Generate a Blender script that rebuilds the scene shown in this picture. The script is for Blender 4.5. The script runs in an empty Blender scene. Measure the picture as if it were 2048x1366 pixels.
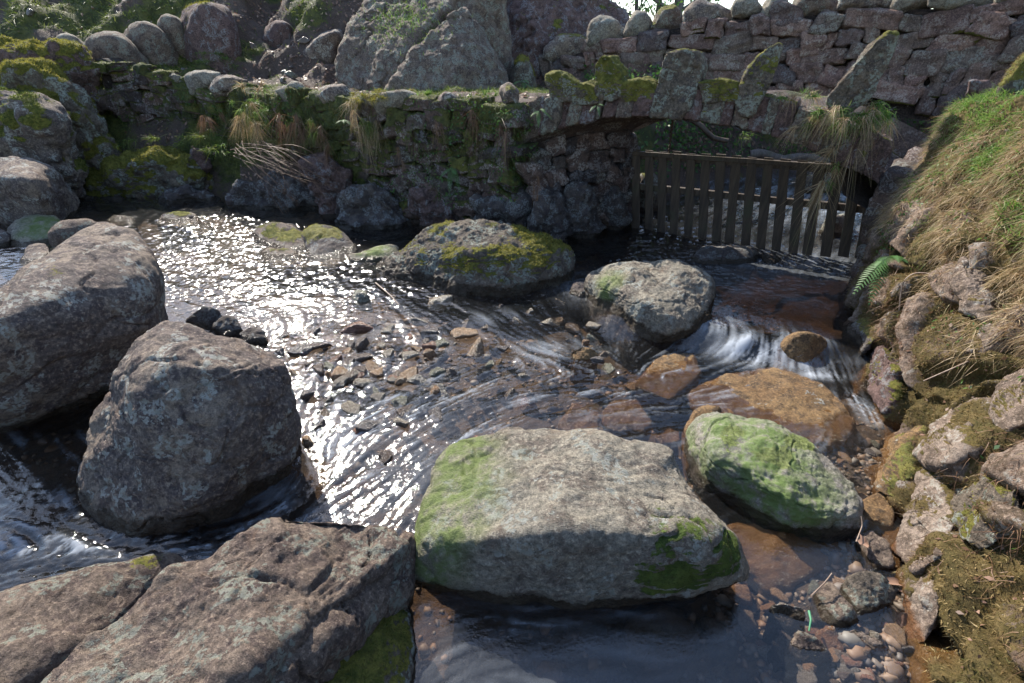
import bpy, bmesh, math, random
import numpy as np
from mathutils import Vector

R = math.radians
S = bpy.context.scene
COL = S.collection
rng = np.random.default_rng(7)
random.seed(7)

# ------------------------------------------------------------------ camera, world, sun, exposure
CAMZ = 1.9; PITCH = R(30); FPX = 1000.0
cd = bpy.data.cameras.new("camera"); cam = bpy.data.objects.new("camera", cd); COL.objects.link(cam)
cam.location = (0, 0, CAMZ); cam.rotation_euler = (R(60), 0, 0)
cd.sensor_width = 36; cd.lens = 36 * FPX / 2048; cd.clip_start = 0.05; cd.clip_end = 400
S.camera = cam
SUN_AZ, SUN_EL = R(-30), R(41)
w = bpy.data.worlds.new("World"); S.world = w; w.use_nodes = True
nt = w.node_tree; bg = nt.nodes["Background"]
sky = nt.nodes.new("ShaderNodeTexSky"); sky.sky_type = 'NISHITA'; sky.sun_disc = False
sky.sun_elevation = SUN_EL; sky.sun_rotation = SUN_AZ
sky.air_density = 1.0; sky.dust_density = 0.6
nt.links.new(sky.outputs[0], bg.inputs[0]); bg.inputs[1].default_value = 0.15
sl = bpy.data.lights.new("sun", 'SUN'); sl.energy = 4.7; sl.angle = R(0.5); sl.color = (1.0, 0.93, 0.82)
sun = bpy.data.objects.new("sun", sl); COL.objects.link(sun)
sdir = Vector((math.sin(SUN_AZ) * math.cos(SUN_EL), math.cos(SUN_AZ) * math.cos(SUN_EL), math.sin(SUN_EL)))
sun.rotation_euler = sdir.to_track_quat('Z', 'Y').to_euler(); sun.location = (0, 0, 12)
S.view_settings.view_transform = 'Standard'; S.view_settings.look = 'None'
S.view_settings.exposure = 1.18; S.view_settings.gamma = 1
S.render.engine = 'CYCLES'
S.cycles.max_bounces = 6; S.cycles.transparent_max_bounces = 12; S.cycles.diffuse_bounces = 3
S.cycles.glossy_bounces = 3; S.cycles.sample_clamp_indirect = 4; S.cycles.use_denoising = True
S.cycles.caustics_reflective = False; S.cycles.caustics_refractive = False

# ------------------------------------------------------------------ photo measurements -> world points
CP, SP = math.cos(PITCH), math.sin(PITCH)
def ray(px, py):
    u = (px - 1024) / FPX; v = (683 - py) / FPX
    return np.array([u, CP + SP * v, -SP + CP * v])
def at_z(px, py, z=0.0):
    d = ray(px, py); t = (z - CAMZ) / d[2]; return np.array([0, 0, CAMZ]) + d * t
def at_y(px, py, Y):
    d = ray(px, py); t = Y / d[1]; return np.array([0, 0, CAMZ]) + d * t
def at_plane(px, py, A, B):
    n = np.array([B[1] - A[1], A[0] - B[0]]); d = ray(px, py)
    t = (n @ np.array(A[:2])) / (n @ d[:2]); return np.array([0, 0, CAMZ]) + d * t

# ------------------------------------------------------------------ numpy noise
def _h(ix, iy, iz, seed):
    h = (ix.astype(np.uint32) * np.uint32(374761393) + iy.astype(np.uint32) * np.uint32(668265263)
         + iz.astype(np.uint32) * np.uint32(2147483647) + np.uint32((seed * 974711) & 0xffffffff))
    h = (h ^ (h >> np.uint32(13))) * np.uint32(1274126177)
    h = (h ^ (h >> np.uint32(16))) * np.uint32(2246822519)
    return (h ^ (h >> np.uint32(15))).astype(np.float64) / 4294967295.0
def vnoise(p, seed=0):
    p = np.asarray(p, dtype=np.float64); i = np.floor(p).astype(np.int64); f = p - i
    f = f * f * f * (f * (f * 6 - 15) + 10); out = 0
    for a in (0, 1):
        wa = f[:, 0] if a else 1 - f[:, 0]
        for b in (0, 1):
            wb = f[:, 1] if b else 1 - f[:, 1]
            for c in (0, 1):
                wc = f[:, 2] if c else 1 - f[:, 2]
                out = out + wa * wb * wc * _h(i[:, 0] + a, i[:, 1] + b, i[:, 2] + c, seed)
    return out * 2 - 1
def fbm(p, octv=4, seed=0, gain=0.5, lac=2.03):
    s = 0; a = 1; n = 0; q = np.asarray(p, float)
    for k in range(octv):
        s = s + a * vnoise(q, seed + k * 17); n += a; a *= gain; q = q * lac + 3.7
    return s / n * 1.6
def cell(p, seed=0):
    i = np.floor(p).astype(np.int64); f1 = np.full(len(p), 9.0); f2 = f1.copy(); cid = np.zeros(len(p))
    for a in (-1, 0, 1):
        for b in (-1, 0, 1):
            for c in (-1, 0, 1):
                j = i + np.array([a, b, c])
                o = np.stack([_h(j[:, 0], j[:, 1], j[:, 2], seed + k) for k in (1, 2, 3)], 1)
                d = np.linalg.norm(j + 0.15 + 0.7 * o - p, axis=1)
                near = d < f1; f2 = np.where(near, f1, np.minimum(f2, d)); cid = np.where(near, o[:, 0] * 7.13 % 1, cid); f1 = np.where(near, d, f1)
    return f1, f2, cid
def sstep(a, b, x):
    t = np.clip((x - a) / (b - a), 0, 1); return t * t * (3 - 2 * t)

# ------------------------------------------------------------------ mesh helpers
_ico = {}
def ico(sub):
    if sub not in _ico:
        bm = bmesh.new(); bmesh.ops.create_icosphere(bm, subdivisions=sub, radius=1)
        v = np.array([x.co[:] for x in bm.verts]); f = np.array([[q.index for q in x.verts] for x in bm.faces]); bm.free()
        _ico[sub] = (v / np.linalg.norm(v, axis=1)[:, None], f)
    return _ico[sub]
def grid_faces(nr, nc):
    a = np.arange(nr * nc).reshape(nr, nc)
    return np.stack([a[:-1, :-1].ravel(), a[:-1, 1:].ravel(), a[1:, 1:].ravel(), a[1:, :-1].ravel()], 1)
def vnormals(v, f):
    a, b, c = v[f[:, 0]], v[f[:, 1]], v[f[:, 2]]
    n = np.cross(b - a, c - a)
    if f.shape[1] == 4: n = n + np.cross(c - a, v[f[:, 3]] - a)
    out = np.zeros_like(v)
    for k in range(f.shape[1]):
        for x in range(3): out[:, x] += np.bincount(f[:, k], n[:, x], len(v))
    return out / (np.linalg.norm(out, axis=1)[:, None] + 1e-12)
def mkmesh(name, v, f, mat, attrs=None, smooth=True, parent=None, origin=None, link=True):
    v = np.asarray(v, float); f = np.asarray(f)
    if origin is None: origin = np.zeros(3)
    me = bpy.data.meshes.new(name); nv, nf, k = len(v), len(f), f.shape[1]
    me.vertices.add(nv); me.vertices.foreach_set("co", (v - origin).astype(np.float32).ravel())
    me.loops.add(nf * k); me.loops.foreach_set("vertex_index", f.astype(np.int32).ravel())
    me.polygons.add(nf); me.polygons.foreach_set("loop_start", np.arange(0, nf * k, k, dtype=np.int32))
    me.polygons.foreach_set("use_smooth", np.full(nf, smooth))
    me.update(calc_edges=True)
    for an, av in (attrs or {}).items():
        at = me.attributes.new(an, 'FLOAT', 'POINT'); at.data.foreach_set("value", np.asarray(av, np.float32))
    me.materials.append(mat)
    o = bpy.data.objects.new(name, me); 
    if link: COL.objects.link(o)
    if parent is not None:
        o.parent = parent; o.location = Vector(origin) - parent.location
    else: o.location = Vector(origin)
    return o
def tag(o, label=None, cat=None, group=None, kind=None):
    if label: o["label"] = label
    if cat: o["category"] = cat
    if group: o["group"] = group
    if kind: o["kind"] = kind
    return o
def thing(name, loc, label, cat, group=None):
    o = bpy.data.objects.new(name, None); o.empty_display_size = 0.1; COL.objects.link(o); o.location = Vector(loc)
    return tag(o, label, cat, group)
class Acc:
    """collects pieces with the same face size and attributes"""
    def __init__(s): s.v = []; s.f = []; s.a = {}; s.n = 0
    def add(s, v, f, **at):
        s.v.append(v); s.f.append(f + s.n); s.n += len(v)
        for k, x in at.items(): s.a.setdefault(k, []).append(np.broadcast_to(np.asarray(x, float), (len(v),)))
    def build(s, name, mat, parent=None, origin=None, smooth=True):
        return mkmesh(name, np.concatenate(s.v), np.concatenate(s.f), mat, {k: np.concatenate(x) for k, x in s.a.items()}, smooth, parent, origin)

def hull_planes(P):
    bm = bmesh.new()
    for p in P: bm.verts.new(p)
    res = bmesh.ops.convex_hull(bm, input=bm.verts[:], use_existing_faces=False)
    bm.normal_update(); pl = []
    for fc in bm.faces:
        n = np.array(fc.normal); h = float(n @ np.array(fc.verts[0].co)); ar = fc.calc_area()
        if ar < 1e-6: continue
        if h < 0: n, h = -n, -h
        pl.append((ar, n, h))
    bm.free(); pl.sort(key=lambda x: -x[0]); out = []
    for ar, n, h in pl:
        for o in out:
            if o[0] @ n > 0.965: break
        else: out.append((n, max(h, 0.05)))
    return np.array([o[0] for o in out]), np.array([o[1] for o in out])
def hull_rock(P, sub=6, p=12, seed=0, amp=0.03, freq=2.0, fine=0.006, crack=0.0, strata=None, grow=1.0, lump=0.0, chip=None):
    P = np.asarray(P, float); c = (P.max(0) + P.min(0)) / 2 * 0.5 + P.mean(0) * 0.5
    ext = (P.max(0) - P.min(0)) / 2 + 1e-6; q = (P - c) / ext
    n, h = hull_planes(q); d, f = ico(sub)
    def rad(dd):
        m = np.maximum(dd @ n.T, 0) / h; return (np.sum(m ** p, 1)) ** (-1 / p)
    r = rad(d)
    qn = np.linalg.norm(q, axis=1); dv = q / qn[:, None]; rr = rad(dv) / qn; good = rr < 1.25
    corr = np.median(rr[good]) if good.any() else 1; corr = min(1.0, corr)
    v = c + d * (r / (0.08 + 0.92 * corr) * grow)[:, None] * ext
    size = ext.mean()
    if chip is None: chip = min(.016, .03 * size)
    N = vnormals(v, f)
    so = seed * 7.31
    dis = amp * 1.15 * fbm(v * freq / 1.0 + so, 3, seed) + amp * .12 * (1 - 2 * np.abs(fbm(v * freq * 1.6 + so + 4, 2, seed + 2)))
    if lump: 
        f1, f2, cid = cell(v * (freq * 1.6) + so, seed); dis += lump * (sstep(0, .35, f2 - f1) - .6)
    dis += 1.0 * fine * fbm(v * freq * 7 + so, 5, seed + 5, 0.62)
    if chip:
        wv = v + .10 / freq * np.stack([fbm(v * freq * 2 + k_ * 9.1, 2, seed + 60 + k_) for k_ in range(3)], 1)
        for fr_, am_ in ((1.7, 1.0), (4.3, .45), (10., .22)):
            f1, f2, cid = cell(wv * freq * fr_ + so, seed + 50); dis += chip * am_ * ((cid - .5) * 1.6 * sstep(0, .16, f2 - f1) - .35 * (1 - sstep(0, .06, f2 - f1)))
    if crack:
        rn = np.abs(fbm(v * np.array([1.2, 1.2, 2.2]) * freq * .8 + so + 9, 3, seed + 9)); dis -= crack * 1.4 * (1 - sstep(0, .035, rn)) * sstep(-.15, .1, vnoise(v * 1.9 + so, seed + 8))
    if strata is not None:
        ax, fr, am = strata
        s_ = v @ np.array(ax, float) * fr + 0.9 * fbm(v * 1.7 + so, 3, seed + 3); t = s_ - np.floor(s_)
        dis += am * (np.abs(t - .5) * 2 - .5) * (0.5 + 0.5 * vnoise(v * 2 + 5, seed))
    v = v + N * dis[:, None]
    return v, f
def moss_mask(v, N, amount=0.5, up=0.6, freq=3.0, seed=0, pts=None):
    m = fbm(v * freq + seed * 3.3, 4, seed + 40) * 0.55 + (N[:, 2] - up) * 0.7 + (amount - 0.5) * 2
    if pts is not None:
        for (c, rad, s_) in pts:
            m = m + s_ * np.exp(-np.sum((v - np.array(c)) ** 2, 1) / rad ** 2)
    return np.clip(m * 1.5 + 0.5, 0, 1)
def wz(X, Y):
    X = np.asarray(X, float); Y = np.asarray(Y, float)
    gp = sstep(0.5, 1.0, X) * sstep(2.98, 3.4, Y + 0.35 * (X - 1.6) * (X < 2.6))
    gp = np.maximum(gp, sstep(4.3, 5.0, Y) * sstep(-.6, .4, X))
    lp = sstep(3.2, 4.4, Y) * 0.05
    return np.maximum(gp * 0.10, lp)

def scatter(v, f, dens, mask=None, seed=1, maxn=60000):
    r_ = np.random.default_rng(seed); t = f[:, :3]; a, b, c = v[t[:, 0]], v[t[:, 1]], v[t[:, 2]]
    cr = np.cross(b - a, c - a); ar = np.linalg.norm(cr, axis=1) / 2; 
    if f.shape[1] == 4: ar = ar * 2
    wgt = ar if mask is None else ar * mask[t].mean(1)
    n = int(min(maxn, wgt.sum() * dens))
    if n < 3: return None
    k = r_.choice(len(t), n, p=wgt / wgt.sum()); r1 = np.sqrt(r_.random(n)); r2 = r_.random(n)
    if f.shape[1] == 4:
        d_ = v[f[k, 3]]; u = r_.random(n)[:, None]; w_ = r_.random(n)[:, None]
        P = (a[k] * (1 - u) + b[k] * u) * (1 - w_) + (d_ * (1 - u) + c[k] * u) * w_
    else: P = a[k] * (1 - r1)[:, None] + b[k] * (r1 * (1 - r2))[:, None] + c[k] * (r1 * r2)[:, None]
    return P, cr[k] / (np.linalg.norm(cr[k], axis=1)[:, None] + 1e-12)
def blades(P, D, L, W, droop=0.3, lean=0.2, segs=3, seed=1, leanv=(0, 0, 0)):
    r_ = np.random.default_rng(seed); n = len(P); L = np.broadcast_to(L, n) * r_.uniform(.5, 1.15, n); W = np.broadcast_to(W, n) * r_.uniform(.7, 1.2, n)
    J = r_.normal(0, 1, (n, 3)) * lean; D = D + J; D /= np.linalg.norm(D, axis=1)[:, None] + 1e-9
    side = np.cross(D, r_.normal(0, 1, (n, 3))); side /= np.linalg.norm(side, axis=1)[:, None] + 1e-9
    g = np.array([0, 0, -1.0]) * 1; bend = r_.normal(0, .25, (n, 3)) * lean * 2 + np.array(leanv)
    dr = np.broadcast_to(droop, n) * r_.uniform(.4, 1.4, n)
    V = []
    for k in range(segs + 1):
        t = k / segs; c = P + D * (L * t)[:, None] + (g * dr[:, None] + bend) * (L * t * t)[:, None]
        wd = W * (1 - t * .92) * .5
        V += [c - side * wd[:, None], c + side * wd[:, None]]
    V = np.stack(V, 1).reshape(-1, 3); m = 2 * (segs + 1); F = []
    for k in range(segs): F.append(np.array([2 * k, 2 * k + 1, 2 * k + 3, 2 * k + 2]))
    F = (np.stack(F)[None] + (np.arange(n) * m)[:, None, None]).reshape(-1, 4)
    rnd = np.repeat(r_.random(n), m); tt = np.tile(np.repeat(np.linspace(0, 1, segs + 1), 2), n)
    return V, F, rnd, tt
def tube(pts, r0, r1, sides=6):
    pts = np.asarray(pts, float); n = len(pts); T = np.gradient(pts, axis=0); T /= np.linalg.norm(T, axis=1)[:, None] + 1e-9
    ref = np.array([0.3, 0.2, 1.0]); A = np.cross(T, ref); A /= np.linalg.norm(A, axis=1)[:, None] + 1e-9; B = np.cross(T, A)
    rr = np.linspace(r0, r1, n); an = np.linspace(0, 2 * math.pi, sides, endpoint=False)
    v = pts[:, None] + (A[:, None] * np.cos(an)[None, :, None] + B[:, None] * np.sin(an)[None, :, None]) * rr[:, None, None]
    F = []
    for i in range(n - 1):
        for j in range(sides): F.append([i * sides + j, i * sides + (j + 1) % sides, (i + 1) * sides + (j + 1) % sides, (i + 1) * sides + j])
    v = v.reshape(-1, 3)
    nb = len(v); v = np.concatenate([v, pts[:1], pts[-1:]])
    for j in range(sides):
        F.append([nb, (j + 1) % sides, j, j]) if False else None
    return v[:nb], np.array(F)

# ------------------------------------------------------------------ materials
def newmat(name):
    m = bpy.data.materials.new(name); m.use_nodes = True; nt = m.node_tree; nt.nodes.clear()
    out = nt.nodes.new("ShaderNodeOutputMaterial"); return m, nt, out
def N_(nt, typ, **kw):
    n = nt.nodes.new(typ)
    for k, v in kw.items(): setattr(n, k, v)
    return n
def noise(nt, vec, scale, detail=4, rough=.6, dist=0):
    n = nt.nodes.new("ShaderNodeTexNoise"); n.inputs['Scale'].default_value = scale; n.inputs['Detail'].default_value = detail
    n.inputs['Roughness'].default_value = rough; n.inputs['Distortion'].default_value = dist; nt.links.new(vec, n.inputs['Vector']); return n.outputs[0]
def ramp(nt, x, a, b, lo=0., hi=1.):
    n = nt.nodes.new("ShaderNodeMapRange"); n.clamp = True; n.interpolation_type = 'SMOOTHSTEP'
    for i, v in ((1, a), (2, b), (3, lo), (4, hi)): n.inputs[i].default_value = v
    nt.links.new(x, n.inputs[0]); return n.outputs[0]
def math_(nt, op, a, b=None, clamp=False):
    n = nt.nodes.new("ShaderNodeMath"); n.operation = op; n.use_clamp = clamp
    for i, x in enumerate((a, b)):
        if x is None: continue
        if isinstance(x, (int, float)): n.inputs[i].default_value = x
        else: nt.links.new(x, n.inputs[i])
    return n.outputs[0]
def mix(nt, fac, a, b, typ='MIX'):
    n = nt.nodes.new("ShaderNodeMix"); n.data_type = 'RGBA'; n.blend_type = typ
    for i, x in ((0, fac), (6, a), (7, b)):
        if isinstance(x, (int, float)): n.inputs[i].default_value = x
        elif isinstance(x, tuple): n.inputs[i].default_value = (*x, 1)
        else: nt.links.new(x, n.inputs[i])
    return n.outputs[2]
def attr(nt, name):
    n = nt.nodes.new("ShaderNodeAttribute"); n.attribute_name = name; return n.outputs['Fac']
def bump(nt, h, strength, dist, nrm=None):
    b = nt.nodes.new("ShaderNodeBump"); b.inputs['Strength'].default_value = strength; b.inputs['Distance'].default_value = dist
    nt.links.new(h, b.inputs['Height'])
    if nrm is not None: nt.links.new(nrm, b.inputs['Normal'])
    return b.outputs[0]

def rock_mat(name, c1, c2, c3, lichen=.35, lcol=(.42, .41, .38), moss1=(.10, .11, .016), moss2=(.24, .215, .04), sc=1.0, wetcol=(.05, .035, .02), algae=None, spec=.3, bumpd=1.0):
    m, nt, out = newmat(name); tc = N_(nt, "ShaderNodeTexCoord"); V = tc.outputs['Object']
    oi = N_(nt, "ShaderNodeObjectInfo"); mp = N_(nt, "ShaderNodeVectorMath", operation='ADD'); nt.links.new(V, mp.inputs[0])
    rv = N_(nt, "ShaderNodeCombineXYZ"); nt.links.new(math_(nt, 'MULTIPLY', oi.outputs['Random'], 20.0), rv.inputs[0]); nt.links.new(rv.outputs[0], mp.inputs[1]); V = mp.outputs[0]
    n1 = noise(nt, V, 2.2 * sc, 6, .65, .6); n2 = noise(nt, V, 9 * sc, 8, .7, .3); n3 = noise(nt, V, 45 * sc, 6, .75); n4 = noise(nt, V, 160 * sc, 3, .7)
    col = mix(nt, ramp(nt, n1, .44, .57), c1, c2)
    col = mix(nt, ramp(nt, n2, .46, .60), col, c3)
    col = mix(nt, ramp(nt, n3, .50, .64, 0, .85), col, (c2[0] * 1.5, c2[1] * 1.5, c2[2] * 1.5))
    col = mix(nt, ramp(nt, n3, .30, .50, .85, 0), col, (c1[0] * .28, c1[1] * .33, c1[2] * .33))
    col = mix(nt, ramp(nt, n4, .32, .55, .4, 0), col, (.02, .017, .015))
    # rusty stain
    col = mix(nt, ramp(nt, noise(nt, V, 3.7 * sc, 5, .7, 1.0), .56, .72, 0, .5), col, (.16, .09, .05))
    # lichen
    l1 = noise(nt, V, 6 * sc, 5, .6, .4); l2 = noise(nt, V, 38 * sc, 4, .65)
    lf = math_(nt, 'MULTIPLY', ramp(nt, l1, .62 - lichen * .26, .655 - lichen * .26), ramp(nt, l2, .475, .515), True)
    vo = N_(nt, "ShaderNodeTexVoronoi"); vo.inputs['Scale'].default_value = 22 * sc; nt.links.new(V, vo.inputs['Vector'])
    lf2 = math_(nt, 'MULTIPLY', ramp(nt, vo.outputs['Distance'], .30, .16), ramp(nt, l1, .50, .64), True)
    lff = math_(nt, 'MAXIMUM', math_(nt, 'MULTIPLY', lf, .8), math_(nt, 'MULTIPLY', lf2, min(1, lichen * 1.8)))
    col = mix(nt, lff, col, mix(nt, ramp(nt, n3, .4, .6), lcol, (lcol[0] * .7, lcol[1] * .75, lcol[2] * .7)))
    if algae:  # pale green film
        col = mix(nt, math_(nt, 'MULTIPLY', ramp(nt, attr(nt, 'algae'), .25, .8), ramp(nt, n2, .33, .55, .05, .95)), col, mix(nt, ramp(nt, n2, .35, .65), algae, (algae[0] * .6, algae[1] * .72, algae[2] * .5)))
    # moss
    mo = math_(nt, 'ADD', attr(nt, 'moss'), math_(nt, 'MULTIPLY', math_(nt, 'SUBTRACT', n3, .5), 1.1))
    mf = ramp(nt, mo, .46, .60)
    mcol = mix(nt, ramp(nt, noise(nt, V, 14 * sc, 5, .7), .35, .65), moss1, moss2)
    mcol = mix(nt, ramp(nt, n3, .3, .55, .6, 0), mcol, (.03, .022, .008))
    col = mix(nt, mf, col, mcol)
    # wet band
    we = attr(nt, 'wet')
    wetc = mix(nt, .7, mix(nt, 1.0, col, (.40, .36, .33), 'MULTIPLY'), wetcol)
    wf = ramp(nt, math_(nt, 'ADD', we, math_(nt, 'MULTIPLY', math_(nt, 'SUBTRACT', n2, .5), .8)), .35, .65)
    col = mix(nt, wf, col, wetc)
    b = N_(nt, "ShaderNodeBsdfPrincipled"); nt.links.new(col, b.inputs['Base Color'])
    nt.links.new(ramp(nt, wf, 0, 1, .85, .18), b.inputs['Roughness']); b.inputs['Specular IOR Level'].default_value = spec
    hgt = math_(nt, 'ADD', math_(nt, 'MULTIPLY', n3, .6), math_(nt, 'MULTIPLY', n2, .8))
    hgt = math_(nt, 'ADD', hgt, math_(nt, 'MULTIPLY', mf, .5))
    nb = bump(nt, hgt, 1.0, .036 * bumpd / sc); nb = bump(nt, n4, .9, .014 * bumpd / sc, nb)
    nt.links.new(nb, b.inputs['Normal']); nt.links.new(b.outputs[0], out.inputs[0]); return m

GREY = dict(c1=(.17, .15, .145), c2=(.23, .20, .18), c3=(.13, .11, .12))
M = {}
M['rock_grey'] = rock_mat('rock_grey', (.17, .135, .12), (.30, .235, .18), (.12, .09, .085), .3, (.52, .50, .45))
M['rock_light'] = rock_mat('rock_light', (.25, .225, .18), (.34, .30, .235), (.19, .155, .125), .25, (.42, .42, .38), algae=(.24, .27, .11), moss1=(.05, .085, .012), moss2=(.12, .16, .03))
M['rock_slab'] = rock_mat('rock_slab', (.19, .14, .11), (.27, .205, .155), (.12, .085, .075), .4, (.36, .36, .30), sc=1.3, bumpd=1.5)
M['rock_moss'] = rock_mat('rock_moss', (.16, .13, .10), (.23, .185, .14), (.11, .09, .08), .5, (.40, .42, .36), sc=1.1, bumpd=1.4)
M['rock_lime'] = rock_mat('rock_lime', (.30, .27, .24), (.40, .35, .32), (.26, .22, .20), .15, (.5, .47, .45), algae=(.26, .33, .12), moss1=(.17, .215, .06), moss2=(.30, .34, .13), sc=1.6, bumpd=1.3)
M['rock_wet'] = rock_mat('rock_wet', (.075, .06, .055), (.12, .095, .08), (.06, .045, .05), .45, (.30, .30, .30), sc=1.6, spec=.6, bumpd=1.6)
M['rock_orange'] = rock_mat('rock_orange', (.19, .105, .042), (.27, .165, .07), (.10, .06, .03), .0, sc=1.6, spec=.5, wetcol=(.20, .10, .03))
M['rock_red'] = rock_mat('rock_red', (.16, .10, .085), (.21, .135, .12), (.10, .065, .06), .35, (.34, .32, .33), sc=1.2, bumpd=1.4)
M['rock_pink'] = rock_mat('rock_pink', (.25, .185, .145), (.34, .265, .21), (.16, .115, .085), .2, (.5, .45, .40), moss1=(.10, .085, .02), moss2=(.17, .12, .035), sc=1.4, wetcol=(.22, .10, .04))
M['bank'] = rock_mat('bank', (.26, .185, .14), (.34, .255, .20), (.17, .12, .08), .2, (.45, .40, .36), moss1=(.10, .078, .022), moss2=(.19, .135, .05), sc=1.2, wetcol=(.20, .10, .035), bumpd=1.6)

def pebble_mat():
    m, nt, out = newmat('pebble'); tc = N_(nt, "ShaderNodeTexCoord"); V = tc.outputs['Object']; oi = N_(nt, "ShaderNodeObjectInfo")
    cr = N_(nt, "ShaderNodeValToRGB"); cr.color_ramp.interpolation = 'CONSTANT'; e = cr.color_ramp.elements
    cols = [(.17, .13, .10), (.30, .17, .09), (.22, .20, .17), (.26, .13, .09), (.15, .14, .14), (.36, .23, .13), (.19, .20, .15), (.12, .095, .085), (.32, .28, .22)]
    e[0].position = 0; e[0].color = (*cols[0], 1); e[1].position = 1 / 9; e[1].color = (*cols[1], 1)
    for k in range(2, 9): x = e.new(k / 9); x.color = (*cols[k], 1)
    nt.links.new(oi.outputs['Random'], cr.inputs[0])
    n1 = noise(nt, V, 7, 6, .7); n2 = noise(nt, V, 40, 5, .7)
    c = mix(nt, ramp(nt, n1, .35, .65, .7, 0), cr.outputs[0], (.06, .035, .015)); c = mix(nt, ramp(nt, n2, .5, .75, 0, .4), c, (.24, .18, .13)); c = mix(nt, .22, c, (.02, .017, .015))
    b = N_(nt, "ShaderNodeBsdfPrincipled"); nt.links.new(c, b.inputs['Base Color']); b.inputs['Roughness'].default_value = .24
    nt.links.new(bump(nt, math_(nt, 'ADD', n1, n2), .8, .01), b.inputs['Normal']); nt.links.new(b.outputs[0], out.inputs[0]); return m
M['pebble'] = pebble_mat()

def ground_mat():
    m, nt, out = newmat('leafy_earth'); tc = N_(nt, "ShaderNodeTexCoord"); V = tc.outputs['Object']
    n1 = noise(nt, V, .9, 6, .65); n2 = noise(nt, V, 9, 7, .75); n3 = noise(nt, V, 55, 5, .8)
    c = mix(nt, ramp(nt, n2, .35, .65), (.075, .05, .038), (.13, .088, .065)); c = mix(nt, ramp(nt, n3, .5, .72), c, (.21, .15, .12)); c = mix(nt, ramp(nt, n3, .28, .45, .8, 0), c, (.02, .014, .012))
    mf = ramp(nt, math_(nt, 'ADD', attr(nt, 'moss'), math_(nt, 'MULTIPLY', math_(nt, 'SUBTRACT', n2, .5), .9)), .42, .6)
    c = mix(nt, mf, c, mix(nt, ramp(nt, noise(nt, V, 5, 6, .7), .4, .62), (.045, .052, .010), (.125, .125, .022)))
    bed = attr(nt, 'bed'); bc = mix(nt, ramp(nt, n2, .38, .62), (.065, .042, .025), (.16, .095, .045)); bc = mix(nt, ramp(nt, noise(nt, V, 3, 4, .6), .45, .7), bc, (.05, .042, .035)); bc = mix(nt, ramp(nt, n3, .5, .7, 0, .6), bc, (.20, .13, .07))
    c = mix(nt, bed, c, bc)
    b = N_(nt, "ShaderNodeBsdfPrincipled"); nt.links.new(c, b.inputs['Base Color']); b.inputs['Roughness'].default_value = .85
    nt.links.new(bump(nt, math_(nt, 'ADD', n3, n2), 1., .05), b.inputs['Normal']); nt.links.new(b.outputs[0], out.inputs[0]); return m
M['ground'] = ground_mat()

def leaf_mat(name, stops, trans=.35, rough=.55, tip=None, vary=0.0):
    m, nt, out = newmat(name); cr = N_(nt, "ShaderNodeValToRGB"); e = cr.color_ramp.elements
    e[0].position = 0; e[0].color = (*stops[0], 1); e[1].position = 1; e[1].color = (*stops[-1], 1)
    for k in range(1, len(stops) - 1): x = e.new(k / (len(stops) - 1)); x.color = (*stops[k], 1)
    nt.links.new(attr(nt, 'rnd'), cr.inputs[0]); c = cr.outputs[0]
    if tip: c = mix(nt, ramp(nt, attr(nt, 'tt'), .45, 1.0), c, tip)
    b = N_(nt, "ShaderNodeBsdfPrincipled"); nt.links.new(c, b.inputs['Base Color']); b.inputs['Roughness'].default_value = rough
    tr = N_(nt, "ShaderNodeBsdfTranslucent"); nt.links.new(c, tr.inputs[0]); ms = N_(nt, "ShaderNodeMixShader"); ms.inputs[0].default_value = trans
    nt.links.new(b.outputs[0], ms.inputs[1]); nt.links.new(tr.outputs[0], ms.inputs[2]); nt.links.new(ms.outputs[0], out.inputs[0]); return m
M['grass'] = leaf_mat('grass', [(.05, .12, .015), (.10, .20, .03), (.16, .26, .05), (.20, .22, .06)], .45, tip=(.24, .36, .09))
M['grass_dark'] = leaf_mat('grass_dark', [(.06, .095, .015), (.11, .15, .025), (.19, .21, .05)], .4)
M['straw'] = leaf_mat('straw', [(.20, .125, .06), (.40, .28, .15), (.55, .42, .26), (.26, .16, .08), (.34, .30, .13)], .35)
M['straw_red'] = leaf_mat('straw_red', [(.12, .06, .035), (.22, .12, .07), (.30, .18, .10)], .3)
M['mossf'] = leaf_mat('moss_fuzz', [(.08, .085, .012), (.17, .16, .025), (.30, .27, .05), (.13, .10, .02)], .5, .7)
M['mossf_brown'] = leaf_mat('moss_fuzz_brown', [(.08, .085, .02), (.13, .12, .03), (.13, .08, .025), (.24, .17, .06), (.34, .25, .12), (.16, .18, .04)], .35, .7)
M['mossf_lime'] = leaf_mat('moss_fuzz_lime', [(.16, .20, .05), (.25, .30, .09), (.33, .34, .17)], .4, .7)
M['mossf_dark'] = leaf_mat('moss_fuzz_dark', [(.04, .06, .010), (.08, .11, .016), (.15, .16, .03)], .5, .7)
M['fern'] = leaf_mat('fern_leaf', [(.05, .13, .03), (.09, .20, .05), (.14, .26, .09)], .45)
M['leaf_brown'] = leaf_mat('dead_leaf', [(.10, .05, .03), (.18, .10, .06), (.26, .15, .10), (.32, .22, .16)], .25)
M['leaf_green'] = leaf_mat('green_leaf', [(.03, .09, .02), (.07, .16, .03), (.14, .22, .05)], .45)

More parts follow.
